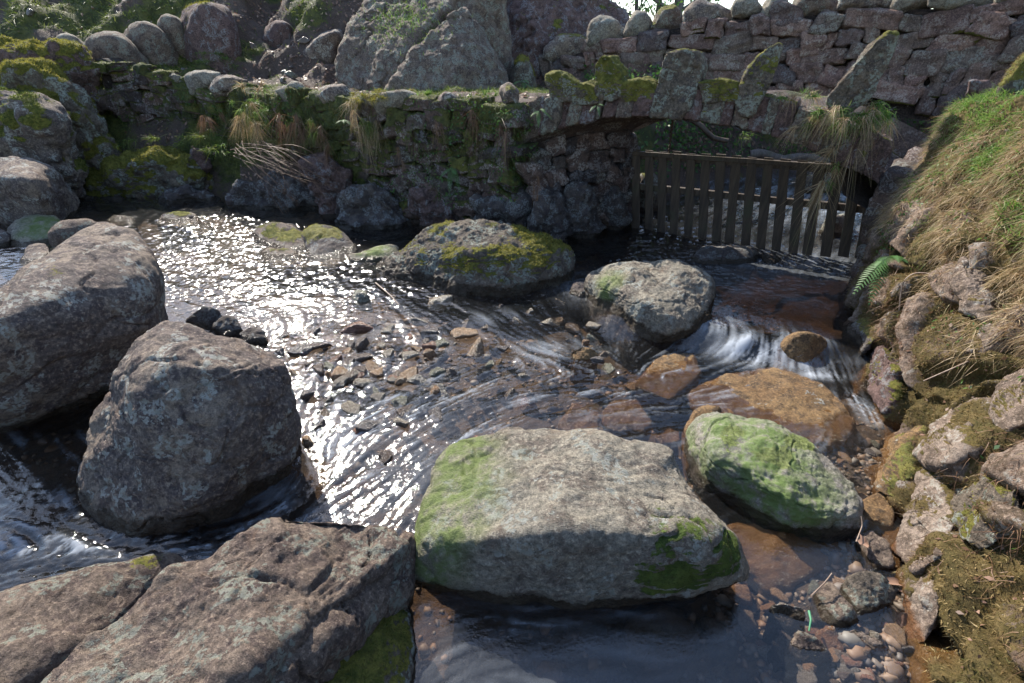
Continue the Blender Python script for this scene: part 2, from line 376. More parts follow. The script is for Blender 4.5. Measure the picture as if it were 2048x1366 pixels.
def wood_mat(name, a, b_):
    m, nt, out = newmat(name); tc = N_(nt, "ShaderNodeTexCoord"); mp = N_(nt, "ShaderNodeMapping"); mp.inputs['Scale'].default_value = (8, 8, .7); nt.links.new(tc.outputs['Object'], mp.inputs[0])
    n1 = noise(nt, mp.outputs[0], 4, 6, .7, .5); n2 = noise(nt, tc.outputs['Object'], 5, 5, .6)
    c = mix(nt, ramp(nt, n1, .35, .65), a, b_); c = mix(nt, ramp(nt, n2, .55, .68, 0, .5), c, (.045, .05, .02))
    b = N_(nt, "ShaderNodeBsdfPrincipled"); nt.links.new(c, b.inputs['Base Color']); b.inputs['Roughness'].default_value = .7
    nt.links.new(bump(nt, n1, .7, .01), b.inputs['Normal']); nt.links.new(b.outputs[0], out.inputs[0]); return m
M['wood'] = wood_mat('wet_wood', (.03, .019, .012), (.075, .05, .03)); M['bark'] = wood_mat('bark', (.08, .06, .05), (.16, .13, .11))
M['twig'] = wood_mat('twig', (.22, .15, .11), (.34, .26, .20))

# ================================================================== SETTING: terrain sheet
SHORE = [(1.42, -3, .9), (1.44, .9, .9), (2.0, 1.73, .9), (2.38, 2.4, .9), (2.75, 3.3, .8), (3.1, 4.1, .5), (3.8, 4.6, .6), (6.5, 7.0, 1.3), (7.0, 9.3, 1.5), (5.6, 9.0, 1.5),
         (3.3, 7.8, 1.5), (1.5, 6.3, .3), (.3, 5.75, .25), (-2.0, 6.5, .95), (-4.0, 7.15, 1.8), (-6.3, 7.6, 2.0), (-9, 7.3, 2), (-11, 2, 2), (-9, -3, 2)]
def shore_dist(X, Y):
    best = np.full(X.shape, 99.0); ww = np.ones(X.shape); ins = np.zeros(X.shape, bool)
    n = len(SHORE)
    for i in range(n):
        x0, y0, w0 = SHORE[i]; x1, y1, _ = SHORE[(i + 1) % n]
        dx, dy = x1 - x0, y1 - y0; t = np.clip(((X - x0) * dx + (Y - y0) * dy) / (dx * dx + dy * dy), 0, 1)
        d = np.hypot(X - x0 - t * dx, Y - y0 - t * dy); k = d < best; best = np.where(k, d, best); ww = np.where(k, w0, ww)
        c = ((y0 > Y) != (y1 > Y)) & (X < (x1 - x0) * (Y - y0) / ((y1 - y0) + 1e-12) + x0); ins ^= c
    return np.where(ins, -best, best), ww
def terrain(X, Y):
    sd, ww = shore_dist(X, Y); p = np.stack([X, Y, np.zeros_like(X)], 1)
    nz = fbm(p * .9, 4, 3); nf = fbm(p * 4, 4, 5)
    bed = -0.20 - 0.10 * sstep(0, 1.5, -sd) + .05 * nf + .05 * nz
    bed = bed + .21 * np.exp(-(((X + .9) / 1.2) ** 2 + ((Y - 3.0) / .9) ** 2))          # cobble riffle
    bed = bed + .17 * np.exp(-(((X - 1.42) / .42) ** 2 + ((Y - 1.15) / .55) ** 2)) + .08 * np.exp(-(((X - 1.9) / .4) ** 2 + ((Y - 2.1) / .4) ** 2))
    bed = bed + .10 * sstep(3.2, 4.5, Y) - .5 * sstep(.9, 1.4, X) * sstep(3.2, 3.8, Y) - .10 * np.exp(-(((X + 2) / 1.2) ** 2 + ((Y - 1.6) / .8) ** 2))
    s = sstep(0, 1, np.clip(sd / ww, 0, 1)) ** .8
    cap = 1.42 + .05 * nz
    hill = np.maximum(0, Y - 10.0) * .75 * (1 - .75 * sstep(-1.6, .2, X)) * (1 - sstep(2.5, 4.5, X)) * sstep(-30, -1, X + 8) + .5 * nz * sstep(8.5, 11, Y) + .10 * fbm(p * 2.1, 3, 19) * sstep(8.5, 10, Y)
    hill = hill + np.maximum(0, Y - 9.0) * .30 * np.exp(-((X + 3.2) / 1.3) ** 2)
    hill = np.minimum(hill, 9) + .05 * nf * sstep(0, .6, s)
    z = bed * (1 - s) + (cap + hill) * s
    return z, sd
def axis(parts):
    out = [];
    for a, b, st in parts: out.append(np.arange(a, b, st))
    return np.concatenate(out)
gx = axis([(-60, -14, 2.), (-14, -8, .15), (-8, 7, .045), (7, 14, .15), (14, 61, 2.)])
gy = axis([(-30, -2, 2.), (-2, .4, .2), (.4, 12.5, .045), (12.5, 22, .15), (22, 80, 2.)])
GX, GY = np.meshgrid(gx, gy); TX, TY = GX.ravel(), GY.ravel()
TZ, TSD = terrain(TX, TY)
tv = np.stack([TX, TY, TZ], 1); tf = grid_faces(len(gy), len(gx))
p3 = np.stack([TX, TY, TZ], 1)
tm = .5 + .9 * fbm(p3 * .8 + 4, 4, 77) - .15
tm = tm - .6 * np.exp(-(((TX + 2.6) / 1.3) ** 2 + ((TY - 10.0) / 2.5) ** 2)) + .55 * sstep(-4.0, -5.5, TX) * sstep(8.5, 9.5, TY) - .3 * sstep(8.0, 8.4, TY) * sstep(9.4, 9.0, TY)
tm = tm + .45 * np.exp(-(((TX + 4.6) / 1.2) ** 2 + ((TY - 7.9) / .6) ** 2)) + .3 * sstep(2, 3, TX) * sstep(7.5, 8, TY)
bedm = sstep(.12, -.02, TZ - .02 * fbm(p3 * 6, 2, 8)) * (TSD < .5)
ground = tag(mkmesh("ground", tv, tf, M['ground'], {"moss": np.clip(tm, 0, 1), "bed": bedm}), kind="structure")

# ------------------------------------------------------------------ water
def pxl(lst, z=0.0): return [at_z(x, y, z)[:2] for x, y in lst]
FLOW = [pxl(l) for l in [
    [(150, 470), (330, 500), (500, 560), (640, 575), (760, 560), (860, 600), (960, 650), (1060, 700), (1200, 740), (1330, 760)],
    [(420, 440), (560, 500), (680, 540), (740, 545)], [(0, 540), (60, 530), (200, 480)],
    [(1600, 480), (1500, 580), (1450, 650), (1500, 700), (1420, 740), (1250, 760), (1050, 790), (930, 830), (800, 900), (700, 970), (600, 1030), (480, 1085), (350, 1110), (220, 1085), (120, 1030)],
    [(1250, 780), (1060, 830), (950, 880), (860, 960), (820, 1030)], [(600, 880), (640, 930), (620, 1000)],
    [(420, 1100), (300, 1115), (150, 1110), (0, 1140), (-200, 1180)], [(0, 850), (80, 950), (150, 1040), (300, 1100)], [(-100, 1000), (60, 1050), (200, 1090)],
    [(1650, 700), (1700, 760), (1730, 820), (1780, 900), (1770, 1050), (1650, 1200), (1400, 1260), (1100, 1230), (900, 1220), (830, 1300)],
    [(700, 640), (640, 760), (620, 850)], [(1000, 700), (850, 780), (700, 860)], [(1300, 560), (1250, 500), (1200, 480)], [(1700, 560), (1640, 640)], [(1500, 820), (1300, 830), (1100, 850)]]]
x0, x1, y0, y1 = -9.2, 7.2, .3, 11.2; ST = .0125
nx, ny = int((x1 - x0) / ST), int((y1 - y0) / ST)
cs = .1; cx, cy = np.arange(x0, x1 + cs, cs), np.arange(y0, y1 + cs, cs); CX, CY = np.meshgrid(cx, cy)
U = np.zeros_like(CX); W_ = np.zeros_like(CX)
for ln in FLOW:
    for a, b in zip(ln[:-1], ln[1:]):
        d = b - a; L2 = d @ d; t = np.clip(((CX - a[0]) * d[0] + (CY - a[1]) * d[1]) / L2, 0, 1)
        ds = np.hypot(CX - a[0] - t * d[0], CY - a[1] - t * d[1]) + .06; wt = math.sqrt(L2) ** .5 / ds ** 3.2; d = d / math.sqrt(L2)
        U += wt * d[0]; W_ += wt * d[1]
mag = np.hypot(U, W_) + 1e-9; U /= mag; W_ /= mag
def bil(A, fx, fy):
    fx = np.clip(fx, 0, A.shape[1] - 1.001); fy = np.clip(fy, 0, A.shape[0] - 1.001); i = fx.astype(np.int32); j = fy.astype(np.int32); a = fx - i; b = fy - j
    return (A[j, i] * (1 - a) + A[j, i + 1] * a) * (1 - b) + (A[j + 1, i] * (1 - a) + A[j + 1, i + 1] * a) * b
PX, PY = np.meshgrid(np.arange(nx, dtype=np.float32), np.arange(ny, dtype=np.float32))
gu = bil(U, PX * ST / cs, PY * ST / cs).astype(np.float32); gv = bil(W_, PX * ST / cs, PY * ST / cs).astype(np.float32)
def blur(A, r):
    for ax in (0, 1):
        c = np.cumsum(np.concatenate([np.repeat(np.take(A, [0], ax), r + 1, ax), A, np.repeat(np.take(A, [-1], ax), r, ax)], ax), ax)
        A = (np.take(c, range(2 * r + 1, c.shape[ax]), ax) - np.take(c, range(0, c.shape[ax] - 2 * r - 1), ax)) / (2 * r + 1)
    return A
def lic(src, steps, h):
    acc = src.copy()
    for sg in (1, -1):
        fx, fy = PX.copy(), PY.copy()
        for k in range(steps):
            jx = np.clip(fx, 0, nx - 1).astype(np.int32); jy = np.clip(fy, 0, ny - 1).astype(np.int32)
            fx += sg * h * gu[jy, jx]; fy += sg * h * gv[jy, jx]
            acc += src[np.clip(fy, 0, ny - 1).astype(np.int32), np.clip(fx, 0, nx - 1).astype(np.int32)]
    return acc / acc.std()
s1 = rng.normal(0, 1, (ny, nx)).astype(np.float32); s2 = blur(rng.normal(0, 1, (ny, nx)), 2); s2 = (s2 / s2.std()).astype(np.float32)
L1 = lic(s1, 7, 1.0); L1 -= L1.mean(); L2_ = lic(s2, 9, 1.8); L2_ -= L2_.mean()
s3 = blur(blur(rng.normal(0, 1, (ny, nx)), 4), 3); s3 /= s3.std(); L3 = lic(s3.astype(np.float32), 6, 3.0); L3 -= L3.mean()
wx = axis([(-9, -4, .03), (-4, 3.2, .0115), (3.2, 7.0, .03)]); wy = axis([(.35, 1.6, .0085), (1.6, 4.2, .011), (4.2, 6.5, .02), (6.5, 10.8, .035)])
WX, WY = np.meshgrid(wx, wy); WX, WY = WX.ravel(), WY.ravel()
fx, fy = (WX - x0) / ST, (WY - y0) / ST
a1, a2, a3 = bil(L1, fx, fy), bil(L2_, fx, fy), bil(L3, fx, fy)
wp = np.stack([WX, WY, np.zeros_like(WX)], 1); rip = fbm(wp * np.array([9, 13, 1]), 3, 91, .6); ripf = fbm(wp * np.array([26, 38, 1]), 3, 95, .7)
# where the surface is lively: riffle and chute; calm: front pool, gate pool
def zone(px, py, rx, ry):
    c = at_z(px, py); return np.exp(-(((WX - c[0]) / rx) ** 2 + ((WY - c[1]) / ry) ** 2))
rough = np.clip(.30 + .55 * zone(760, 800, 1.3, 1.0) + .8 * zone(1250, 780, .8, .45) + .55 * zone(100, 1120, 1.0, .4), 0, 1.25)
calm = np.clip(zone(1150, 1330, 1.1, .42) + zone(1650, 1250, .5, .35) + .6 * zone(1560, 570, 1.0, .8), 0, 1)
rough = rough * (1 - .88 * calm)
back = sstep(3.6, 4.6, WY)
foam_sheen = 2.2 * zone(1510, 712, .21, .11) + 1.5 * zone(1650, 752, .14, .05) + 1.3 * zone(1700, 795, .07, .08) + 1.2 * zone(1430, 668, .12, .14) + 1.0 * zone(1600, 700, .14, .1) + 1.4 * zone(1735, 825, .06, .10) + .65 * zone(1620, 735, .3, .05) + .33 * zone(1130, 690, .3, .12) + .30 * zone(990, 640, .2, .12) + .2 * zone(1450, 600, .25, .2) + .22 * zone(620, 1010, .35, .12) + .2 * zone(300, 1110, .5, .12) + .18 * zone(750, 900, .7, .4) + .3 * zone(1620, 540, .7, .35) + .6 * np.exp(-(((WX - 4.6) / 1.6) ** 2 + ((WY - 7.2) / 1.5) ** 2)) + .25 * zone(1150, 580, .25, .3)  # beyond the gate the pale tone is painted sky reflection
zW = wz(WX, WY) + rough * (.0026 * a1 + .0028 * a2 + .0036 * a3) + rough * .004 * ripf * .7 + back * (.007 * rip + .0065 * ripf) + .006 * fbm(wp * 2.5, 2, 90) + .02 * zone(1500, 700, .3, .12) * (1 + .6 * a3)
zb_, sd_w = terrain(WX, WY); dep_ = np.clip(zW - zb_, 0, .9)
water_v = np.stack([WX, WY, zW], 1)
def water_mat():
    m, nt, out = newmat('stream_water'); tc = N_(nt, "ShaderNodeTexCoord"); V = tc.outputs['Object']
    n1 = noise(nt, V, 70, 3, .6); nb = bump(nt, n1, .35, .004)
    lw = N_(nt, "ShaderNodeLayerWeight"); nt.links.new(nb, lw.inputs['Normal']); frs = math_(nt, 'ADD', math_(nt, 'MULTIPLY', math_(nt, 'POWER', lw.outputs['Facing'], 4.6), .95), .045, True)
    tr = N_(nt, "ShaderNodeBsdfTransparent"); cb = N_(nt, "ShaderNodeCombineColor"); [nt.links.new(math_(nt, 'POWER', q_, math_(nt, 'MULTIPLY', attr(nt, 'depth'), 6.0)), cb.inputs[k_]) for k_, q_ in enumerate((.80, .76, .72))]; nt.links.new(cb.outputs[0], tr.inputs[0])
    gl = N_(nt, "ShaderNodeBsdfGlossy"); nt.links.new(attr(nt, 'gr'), gl.inputs['Roughness']); gl.inputs['Color'].default_value = (1, 1, 1, 1); nt.links.new(nb, gl.inputs['Normal'])
    ms = N_(nt, "ShaderNodeMixShader"); nt.links.new(frs, ms.inputs[0]); nt.links.new(tr.outputs[0], ms.inputs[1]); nt.links.new(gl.outputs[0], ms.inputs[2])
    df = N_(nt, "ShaderNodeBsdfDiffuse"); df.inputs[0].default_value = (.66, .72, .80, 1)
    tl = N_(nt, "ShaderNodeBsdfTranslucent"); tl.inputs[0].default_value = (.62, .66, .70, 1)
    dd = N_(nt, "ShaderNodeMixShader"); dd.inputs[0].default_value = .4; nt.links.new(df.outputs[0], dd.inputs[1]); nt.links.new(tl.outputs[0], dd.inputs[2])
    m2 = N_(nt, "ShaderNodeMixShader"); nt.links.new(attr(nt, 'foam_sheen'), m2.inputs[0]); nt.links.new(ms.outputs[0], m2.inputs[1]); nt.links.new(dd.outputs[0], m2.inputs[2])
    nt.links.new(m2.outputs[0], out.inputs[0]); return m
M['water'] = water_mat()
streak = np.clip(.5 + .22 * a3 + .26 * a2 + .30 * a1, 0, 1.8)
foam_sheen = np.clip(foam_sheen * streak * .62 + .008 + .085 * streak * zone(1080, 1320, .7, .3) + .05 * streak * zone(480, 1040, .5, .2) + .09 * zone(1570, 560, .8, .6), 0, .85)  # milk in the front and gate pools also paints the blue sky reflection
fine_st = np.clip(a2 * .55 + a1 * .65 - .6, 0, 1.2)
foam_sheen = np.clip(foam_sheen + .36 * fine_st * np.clip(zone(850, 850, .9, .7) + .8 * zone(1200, 750, .7, .35) + 1.2 * zone(150, 1110, .9, .3) + .5 * zone(1500, 820, .6, .5) + .4 * zone(1000, 1240, .6, .1) + .4 * zone(100, 930, .8, .4) + .4 * zone(600, 620, 1., .6), 0, 1), 0, .9)
gr = .055 + .05 * np.clip(zone(430, 520, 1.9, 1.3), 0, 1) + .02 * back
wf_ = grid_faces(len(wy), len(wx)); keep = (sd_w < .55)[wf_].all(1); wf_ = wf_[keep]
used = np.unique(wf_); remap = np.full(len(water_v), -1); remap[used] = np.arange(len(used))
water = tag(mkmesh("water", water_v[used], remap[wf_], M['water'], {"foam_sheen": foam_sheen[used], "gr": gr[used], "depth": dep_[used]}), kind="structure")

# ================================================================== BOULDERS
def wetness(v, N, hi=.05, water=True):
    if not water: return np.zeros(len(v))
    h = v[:, 2] - wz(v[:, 0], v[:, 1]); return np.clip(1.05 - h / (hi * 2), 0, 1)
def finish_rock(name, v, f, mat, label, cat="boulder", group=None, moss=.3, up=.6, mfreq=3, seed=0, mpts=None, apts=None, wet=.05, water=True, fuzz=None, fuzzd=9000, fuzzL=.012, fuzzW=.004, maxn=30000, parent=None):
    N = vnormals(v, f); mm = moss_mask(v, N, moss, up, mfreq, seed, mpts); ww = wetness(v, N, wet, water)
    mm = mm * (1 - np.clip(ww * 1.5, 0, 1) * (0 if wet < .02 else 1))
    al = np.zeros(len(v))
    if apts:
        al = .25 * fbm(v * 4 + seed, 3, seed + 3)
        for (c, rad, s_) in apts: al = al + s_ * np.exp(-np.sum((v - np.array(c)) ** 2, 1) / rad ** 2)
    o0 = np.array([v[:, 0].mean(), v[:, 1].mean(), max(v[:, 2].min(), -.3)])
    o = mkmesh(name, v, f, M[mat], {"moss": mm, "wet": ww, "algae": np.clip(al, 0, 1)}, origin=o0, parent=parent)
    if label: tag(o, label, cat, group)
    if fuzz:
        sc = scatter(v, f, fuzzd, np.clip(mm - .52, 0, .3) / .3, seed + 3, maxn)
        if sc is not None:
            P, n = sc; V, F, r_, t_ = blades(P, n * .8 + np.array([0, 0, .4]), fuzzL, fuzzW, .25, .5, 1, seed + 4)
            tag(mkmesh("moss", V, F, M[fuzz], {"rnd": np.clip(r_ * .6 + .4 * np.repeat(_h(np.floor(P[:, 0] * 25).astype(int), np.floor(P[:, 1] * 25).astype(int), np.floor(P[:, 2] * 25).astype(int), 3), 4), 0, 1), "tt": t_}, parent=o, origin=o0), kind="stuff")
    return o
def zrock(pts, backd, zb=0.0, thr=.4, **kw):
    """pts: (photo x, photo y, height above stream level); the hidden back is added at backd metres behind the high points"""
    P = [at_z(x, y, z) for x, y, z in pts]; zm = max(p[2] for p in P) - zb; out = list(P)
    for p in P:
        dr = p[:2] / np.linalg.norm(p[:2])
        if p[2] - zb > thr * zm:
            q = p[:2] + dr * backd; out.append(np.array([q[0], q[1], zb + (p[2] - zb) * .55])); q = p[:2] + dr * backd * 1.15; out.append(np.array([q[0], q[1], zb - .22]))
        else: cc = np.mean([q[:2] for q in P], 0); q = p[:2] + (cc - p[:2]) * .26; out.append(np.array([q[0], q[1], zb - .22]))
    return hull_rock(out, **kw)
def blob(outline, Y, bulge=.25, backd=.4, down=0., inner=.55, shift=(0, -.1), **kw):
    """outline in photo pixels at distance Y, swelling towards the viewer and backwards; everything below is buried by 'down'"""
    o = np.array(outline, float); c = o.mean(0); P = [at_y(x, y, Y) for x, y in o]
    hh = (o[:, 1].max() - o[:, 1].min())
    for x, y in (o - c) * inner + c + np.array(shift) * hh: P.append(at_y(x, y, Y - bulge))
    for x, y in (o - c) * .7 + c: P.append(at_y(x, y, Y + backd))
    if down:
        for p in list(P):
            if p[2] < np.mean([q[2] for q in P]): P.append(p - np.array([0, 0, down]))
    return hull_rock(P, **kw)

# --- the four big ones near the camera
v, f = zrock([(182, 446, .86), (110, 492, .84), (20, 590, .80), (-120, 700, .72), (250, 500, .80), (298, 560, .62), (314, 606, .46), (300, 640, .32), (236, 690, .14), (120, 728, .08), (0, 718, .08), (-150, 750, .08),
              (140, 560, .80), (270, 600, .60), (215, 690, .30), (60, 640, .62)], .5, sub=7, p=18, seed=3, amp=.05, freq=1.4, fine=.009, crack=.012, thr=.6)
finish_rock("boulder", v, f, 'rock_grey', "largest grey boulder at the left edge, rounded top with white lichen low on its face", moss=.08, seed=3, wet=.07)
v, f = zrock([(340, 647, .68), (268, 690, .66), (238, 745, .56), (212, 830, .36), (165, 930, .10), (152, 1000, .0), (215, 1062, -.02), (330, 1088, -.02), (470, 1040, -.02), (556, 965, -.02), (582, 880, .18), (584, 790, .38), (574, 722, .52), (520, 690, .62), (430, 664, .68),
              (285, 745, .68), (400, 712, .72), (480, 728, .68), (545, 735, .60), (300, 900, .42), (450, 900, .42), (560, 850, .30)], .16, sub=7, p=20, seed=8, amp=.04, freq=2.2, fine=.009, crack=.012, thr=.8)
finish_rock("boulder", v, f, 'rock_grey', "tall blocky grey boulder with a creased ledge on top, water curling round its foot", moss=.06, seed=8, wet=.08)
v, f = zrock([(505, 1045, .42), (560, 1016, .42), (680, 1018, .34), (760, 1036, .28), (806, 1070, .24), (700, 1132, .30), (640, 1168, .34), (530, 1228, .39), (440, 1300, .43), (380, 1400, .44), (300, 1500, .45), (390, 1115, .42), (235, 1225, .42), (140, 1300, .42), (40, 1372, .42), (-80, 1480, .42), (100, 1600, .40)], .12, zb=.0, thr=.95, sub=7, p=17, seed=12, amp=.05, freq=2.6, fine=.008, crack=.028, chip=.02)
v2, f2 = zrock([(636, 1188, .29), (700, 1146, .26), (800, 1084, .19), (816, 1130, .17), (818, 1180, .10), (720, 1238, .22), (600, 1298, .31), (500, 1372, .36), (380, 1490, .38), (380, 1400, .39), (530, 1245, .35)], .1, zb=.0, thr=.95, sub=6, p=11, grow=1.08, seed=13, amp=.04, freq=3.5, fine=.008, crack=.02)
v, f = np.concatenate([v, v2]), np.concatenate([f, f2 + len(v)])
finish_rock("rock_slab", v, f, 'rock_slab', "long reddish grey slab sloping in from the bottom left corner, cracked along its lower edge", "rock", moss=.12, seed=12, wet=.03, fuzz='mossf_brown', fuzzd=6000)
v, f = zrock([(825, 1200, .02), (700, 1260, .10), (560, 1340, .16), (820, 1366, .0), (830, 1450, .0), (400, 1500, .2), (600, 1450, .05), (650, 1230, .22)], .1, thr=.95, sub=6, p=10, seed=14, amp=.03, freq=3.0, fine=.008)
finish_rock("rock", v, f, 'rock_moss', "dark rock with green moss, tucked under the long reddish slab", "rock", moss=.42, up=.1, seed=14, wet=.02, fuzz='mossf_dark', fuzzd=9000)
v, f = zrock([(-60, 1215, .18), (30, 1185, .2), (110, 1165, .2), (240, 1125, .14), (340, 1108, .08), (358, 1125, .04), (250, 1230, .1), (100, 1330, .12), (-100, 1450, .2)], .1, thr=.95, sub=6, p=12, seed=16, amp=.03, freq=2.5, fine=.008)
finish_rock("rock", v, f, 'rock_slab', "low smooth rock in the bottom left corner with a mossy tip in the current", "rock", moss=.15, seed=16, wet=.03, mpts=[(at_z(300, 1130, .1), .12, .7)], fuzz='mossf_dark', fuzzd=9000)
T = [(822, 1118, .10), (838, 1050, .20), (852, 1000, .24), (902, 925, .28), (950, 880, .30), (1055, 858, .33), (1180, 870, .36), (1318, 884, .38), (1370, 935, .36), (1402, 985, .34), (1440, 1050, .30), (1492, 1128, .14), (1476, 1166, .02), (1350, 1206, -.01), (1200, 1220, -.02), (1040, 1198, -.01), (900, 1172, .0), (826, 1164, .0),
     (870, 1066, .24), (985, 1075, .33), (1100, 1075, .32), (1200, 1060, .37), (1400, 1052, .35), (1000, 980, .34), (1200, 960, .38), (900, 1000, .28)]
v, f = zrock(T, .10, sub=7, p=24, seed=21, amp=.03, freq=2.2, fine=.008, crack=.012, thr=.7)
N = vnormals(v, f)
finish_rock("boulder", v, f, 'rock_light', "broad flat-topped pale boulder in the middle foreground, green algae on its left shoulder", moss=.02, seed=21, wet=.055, apts=[(at_z(880, 1040, .25), .22, .9), (at_z(930, 900, .3), .16, .6), (at_z(1000, 960, .33), .3, .35), (at_z(870, 1100, .1), .15, .4)],
            mpts=[(at_z(1320, 1130, .17), .20, 1.5), (at_z(1090, 1125, .13), .08, 1.3), (at_z(1430, 1110, .2), .12, 1.2)], fuzz='mossf_dark', fuzzd=14000, fuzzL=.006, fuzzW=.003)
v, f = zrock([(1376, 880, .04), (1392, 835, .14), (1440, 822, .24), (1520, 838, .26), (1600, 868, .24), (1680, 940, .17), (1722, 1015, .10), (1724, 1055, .02), (1680, 1085, -.02), (1600, 1082, -.02), (1500, 1046, -.02), (1420, 985, -.02), (1420, 880, .21), (1480, 930, .22), (1570, 990, .19), (1650, 1040, .12)], .12, sub=7, p=13, seed=25, amp=.03, freq=2.6, fine=.009, crack=.018, lump=.006)
finish_rock("boulder", v, f, 'rock_lime', "lime green mossy boulder between the pale flat boulder and the right bank", moss=.17, up=.5, seed=25, wet=.05, apts=[(at_z(1520, 950, .22), .6, .8)], mfreq=6, mpts=[(at_z(1470, 900, .2), .2, .25), (at_z(1450, 822, .2), .12, .3)], fuzz='mossf_lime', fuzzd=16000, fuzzL=.008, fuzzW=.003)
# submerged flank of it, orange through the water
v, f = zrock([(1460, 1040, -.03), (1560, 1075, -.02), (1700, 1080, -.03), (1650, 1130, -.06), (1560, 1190, -.1), (1500, 1150, -.1), (1440, 1060, -.08)], .1, zb=-.1, thr=2, sub=5, p=10, seed=26, amp=.02, freq=4, fine=.008)
finish_rock("rock", v, f, 'rock_orange', "rusty orange rock under the water in front of the lime green boulder", "rock", moss=.0, seed=26, wet=.001)
v, f = zrock([(742, 532, .10), (760, 508, .18), (800, 486, .30), (880, 446, .46), (960, 440, .48), (1055, 452, .46), (1128, 490, .32), (1146, 530, .18), (1144, 580, .02), (1080, 590, .0), (960, 604, .0), (850, 580, .0), (765, 560, .0), (900, 490, .38), (1000, 510, .36), (1110, 520, .26), (960, 570, .12)], .25, sub=7, p=11, seed=31, amp=.05, freq=2.2, fine=.016, crack=.02, lump=.012)
finish_rock("boulder", v, f, 'rock_moss', "long humped boulder with yellow moss along its crest, mid stream below the wall", moss=.36, up=.50, seed=31, wet=.08, mpts=[(at_z(1080, 460, .44), .22, .9), (at_z(890, 450, .44), .15, .35)], fuzz='mossf', fuzzd=9000, fuzzL=.02, fuzzW=.006)
v, f = zrock([(1158, 562, .1), (1172, 545, .2), (1210, 534, .30), (1300, 527, .36), (1395, 543, .34), (1422, 570, .28), (1426, 630, .12), (1398, 675, .02), (1335, 697, -.02), (1262, 680, -.02), (1218, 640, .0), (1172, 600, .02), (1290, 590, .34), (1390, 600, .24), (1230, 580, .26), (1330, 640, .22)], .2, sub=7, p=12, seed=34, amp=.04, freq=2.4, fine=.008, crack=.014)
finish_rock("boulder", v, f, 'rock_light', "smooth rounded grey boulder beside the small waterfall, below the wooden gate", moss=.06, seed=34, wet=.07, apts=[(at_z(1210, 570, .25), .25, .5)], mpts=[(at_z(1410, 590, .26), .1, .9)], fuzz='mossf', fuzzd=9000)

# --- smaller rocks upstream on the left
def small(pts, back, label, mat='rock_grey', moss=.1, seed=1, sub=5, cat="rock", fuzz=None, wet=.04, p=10, amp=.025, apts=None, name="rock", zb=.03, **kw):
    v, f = zrock(pts, back, zb=zb, sub=sub, p=p, seed=seed, amp=amp, freq=3.2, fine=.007, crack=.008)
    return finish_rock(name, v, f, M and mat, label, cat, moss=moss, seed=seed, wet=wet, apts=apts, fuzz=fuzz, **kw)
small([(-60, 330, .75), (0, 318, .78), (60, 315, .8), (110, 338, .65), (136, 370, .4), (125, 395, .2), (60, 412, .03), (-40, 432, .03), (60, 355, .72), (-30, 370, .6)], .5, "smooth grey boulder with a domed top at the left edge, below the mossy bank", seed=41, sub=6, name="boulder", cat="boulder")
small([(14, 470, .12), (28, 445, .22), (60, 432, .26), (100, 434, .22), (124, 460, .12), (118, 480, .04), (70, 496, .04), (22, 494, .04)], .3, "round grey boulder with a pale green patch, behind the largest left boulder", seed=42, name="boulder", cat="boulder", mat='rock_light', apts=[(at_z(90, 450, .2), .3, .9)])
small([(-60, 460, .2), (-20, 455, .2), (14, 470, .15), (18, 490, .05), (-20, 500, .03), (-60, 500, .03)], .3, "grey rock cut by the left edge, left of the round pale green one", seed=43)
small([(38, 520, .06), (60, 492, .14), (90, 486, .15), (100, 500, .1), (96, 530, .03), (60, 540, .03)], .15, "small wet grey stone against the back of the largest left boulder", seed=44, cat="stone")
small([(100, 470, .4), (120, 448, .45), (160, 440, .46), (200, 450, .42), (215, 475, .3), (150, 520, .1)], .25, "brown rounded hump showing behind the top of the largest left boulder", seed=45, mat='rock_slab')
small([(212, 445, .03), (222, 433, .08), (240, 430, .09), (262, 438, .06), (268, 448, .02), (240, 455, .0)], .15, "small green-capped stone in the glittering pool, leftmost of the mossy ones", seed=46, moss=.55, up=.4, fuzz='mossf_dark', zb=0., cat="stone")
small([(312, 450, .02), (325, 432, .10), (355, 426, .12), (390, 432, .08), (402, 444, .03), (360, 458, .0)], .2, "low stone with green moss along its back, at the far edge of the glitter", seed=47, moss=.55, up=.4, fuzz='mossf_dark', zb=0., cat="stone")
small([(372, 462, .02), (382, 447, .08), (402, 443, .09), (418, 452, .05), (420, 466, .0), (395, 472, .0)], .12, "small dark stone with a mossy crown, just in front of the long mossy one", seed=48, moss=.42, fuzz='mossf_dark', zb=0., cat="stone")
small([(500, 470, .04), (520, 452, .16), (560, 440, .24), (590, 450, .2), (610, 475, .12), (612, 510, .02), (560, 520, .0), (510, 490, .0)], .25, "rough rock with green and grey moss, left of the pair near the wall foot", seed=49, moss=.4, up=.5, fuzz='mossf_dark', zb=0.02)
small([(606, 500, .04), (612, 462, .18), (640, 448, .24), (675, 455, .2), (705, 485, .08), (712, 510, .02), (670, 535, .0), (615, 530, .0)], .25, "dark rock with dry yellow moss on its sloping back, near the wall foot", seed=50, moss=.35, fuzz='mossf', mat='rock_wet', zb=0.02)
small([(520, 520, .02), (530, 503, .08), (570, 500, .10), (610, 518, .05), (625, 532, .0), (560, 540, .0), (525, 535, .0)], .15, "flat green mossy stone at the lip of the glittering pool", seed=51, moss=.6, up=.3, fuzz='mossf_dark', zb=0., cat="stone")
small([(700, 520, .06), (740, 500, .12), (790, 494, .14), (800, 510, .08), (760, 530, .02), (710, 540, .0)], .2, "pale green slab leaning on the left end of the long humped boulder", seed=52, mat='rock_light', apts=[(at_z(750, 510, .1), .3, .9)], zb=0.)
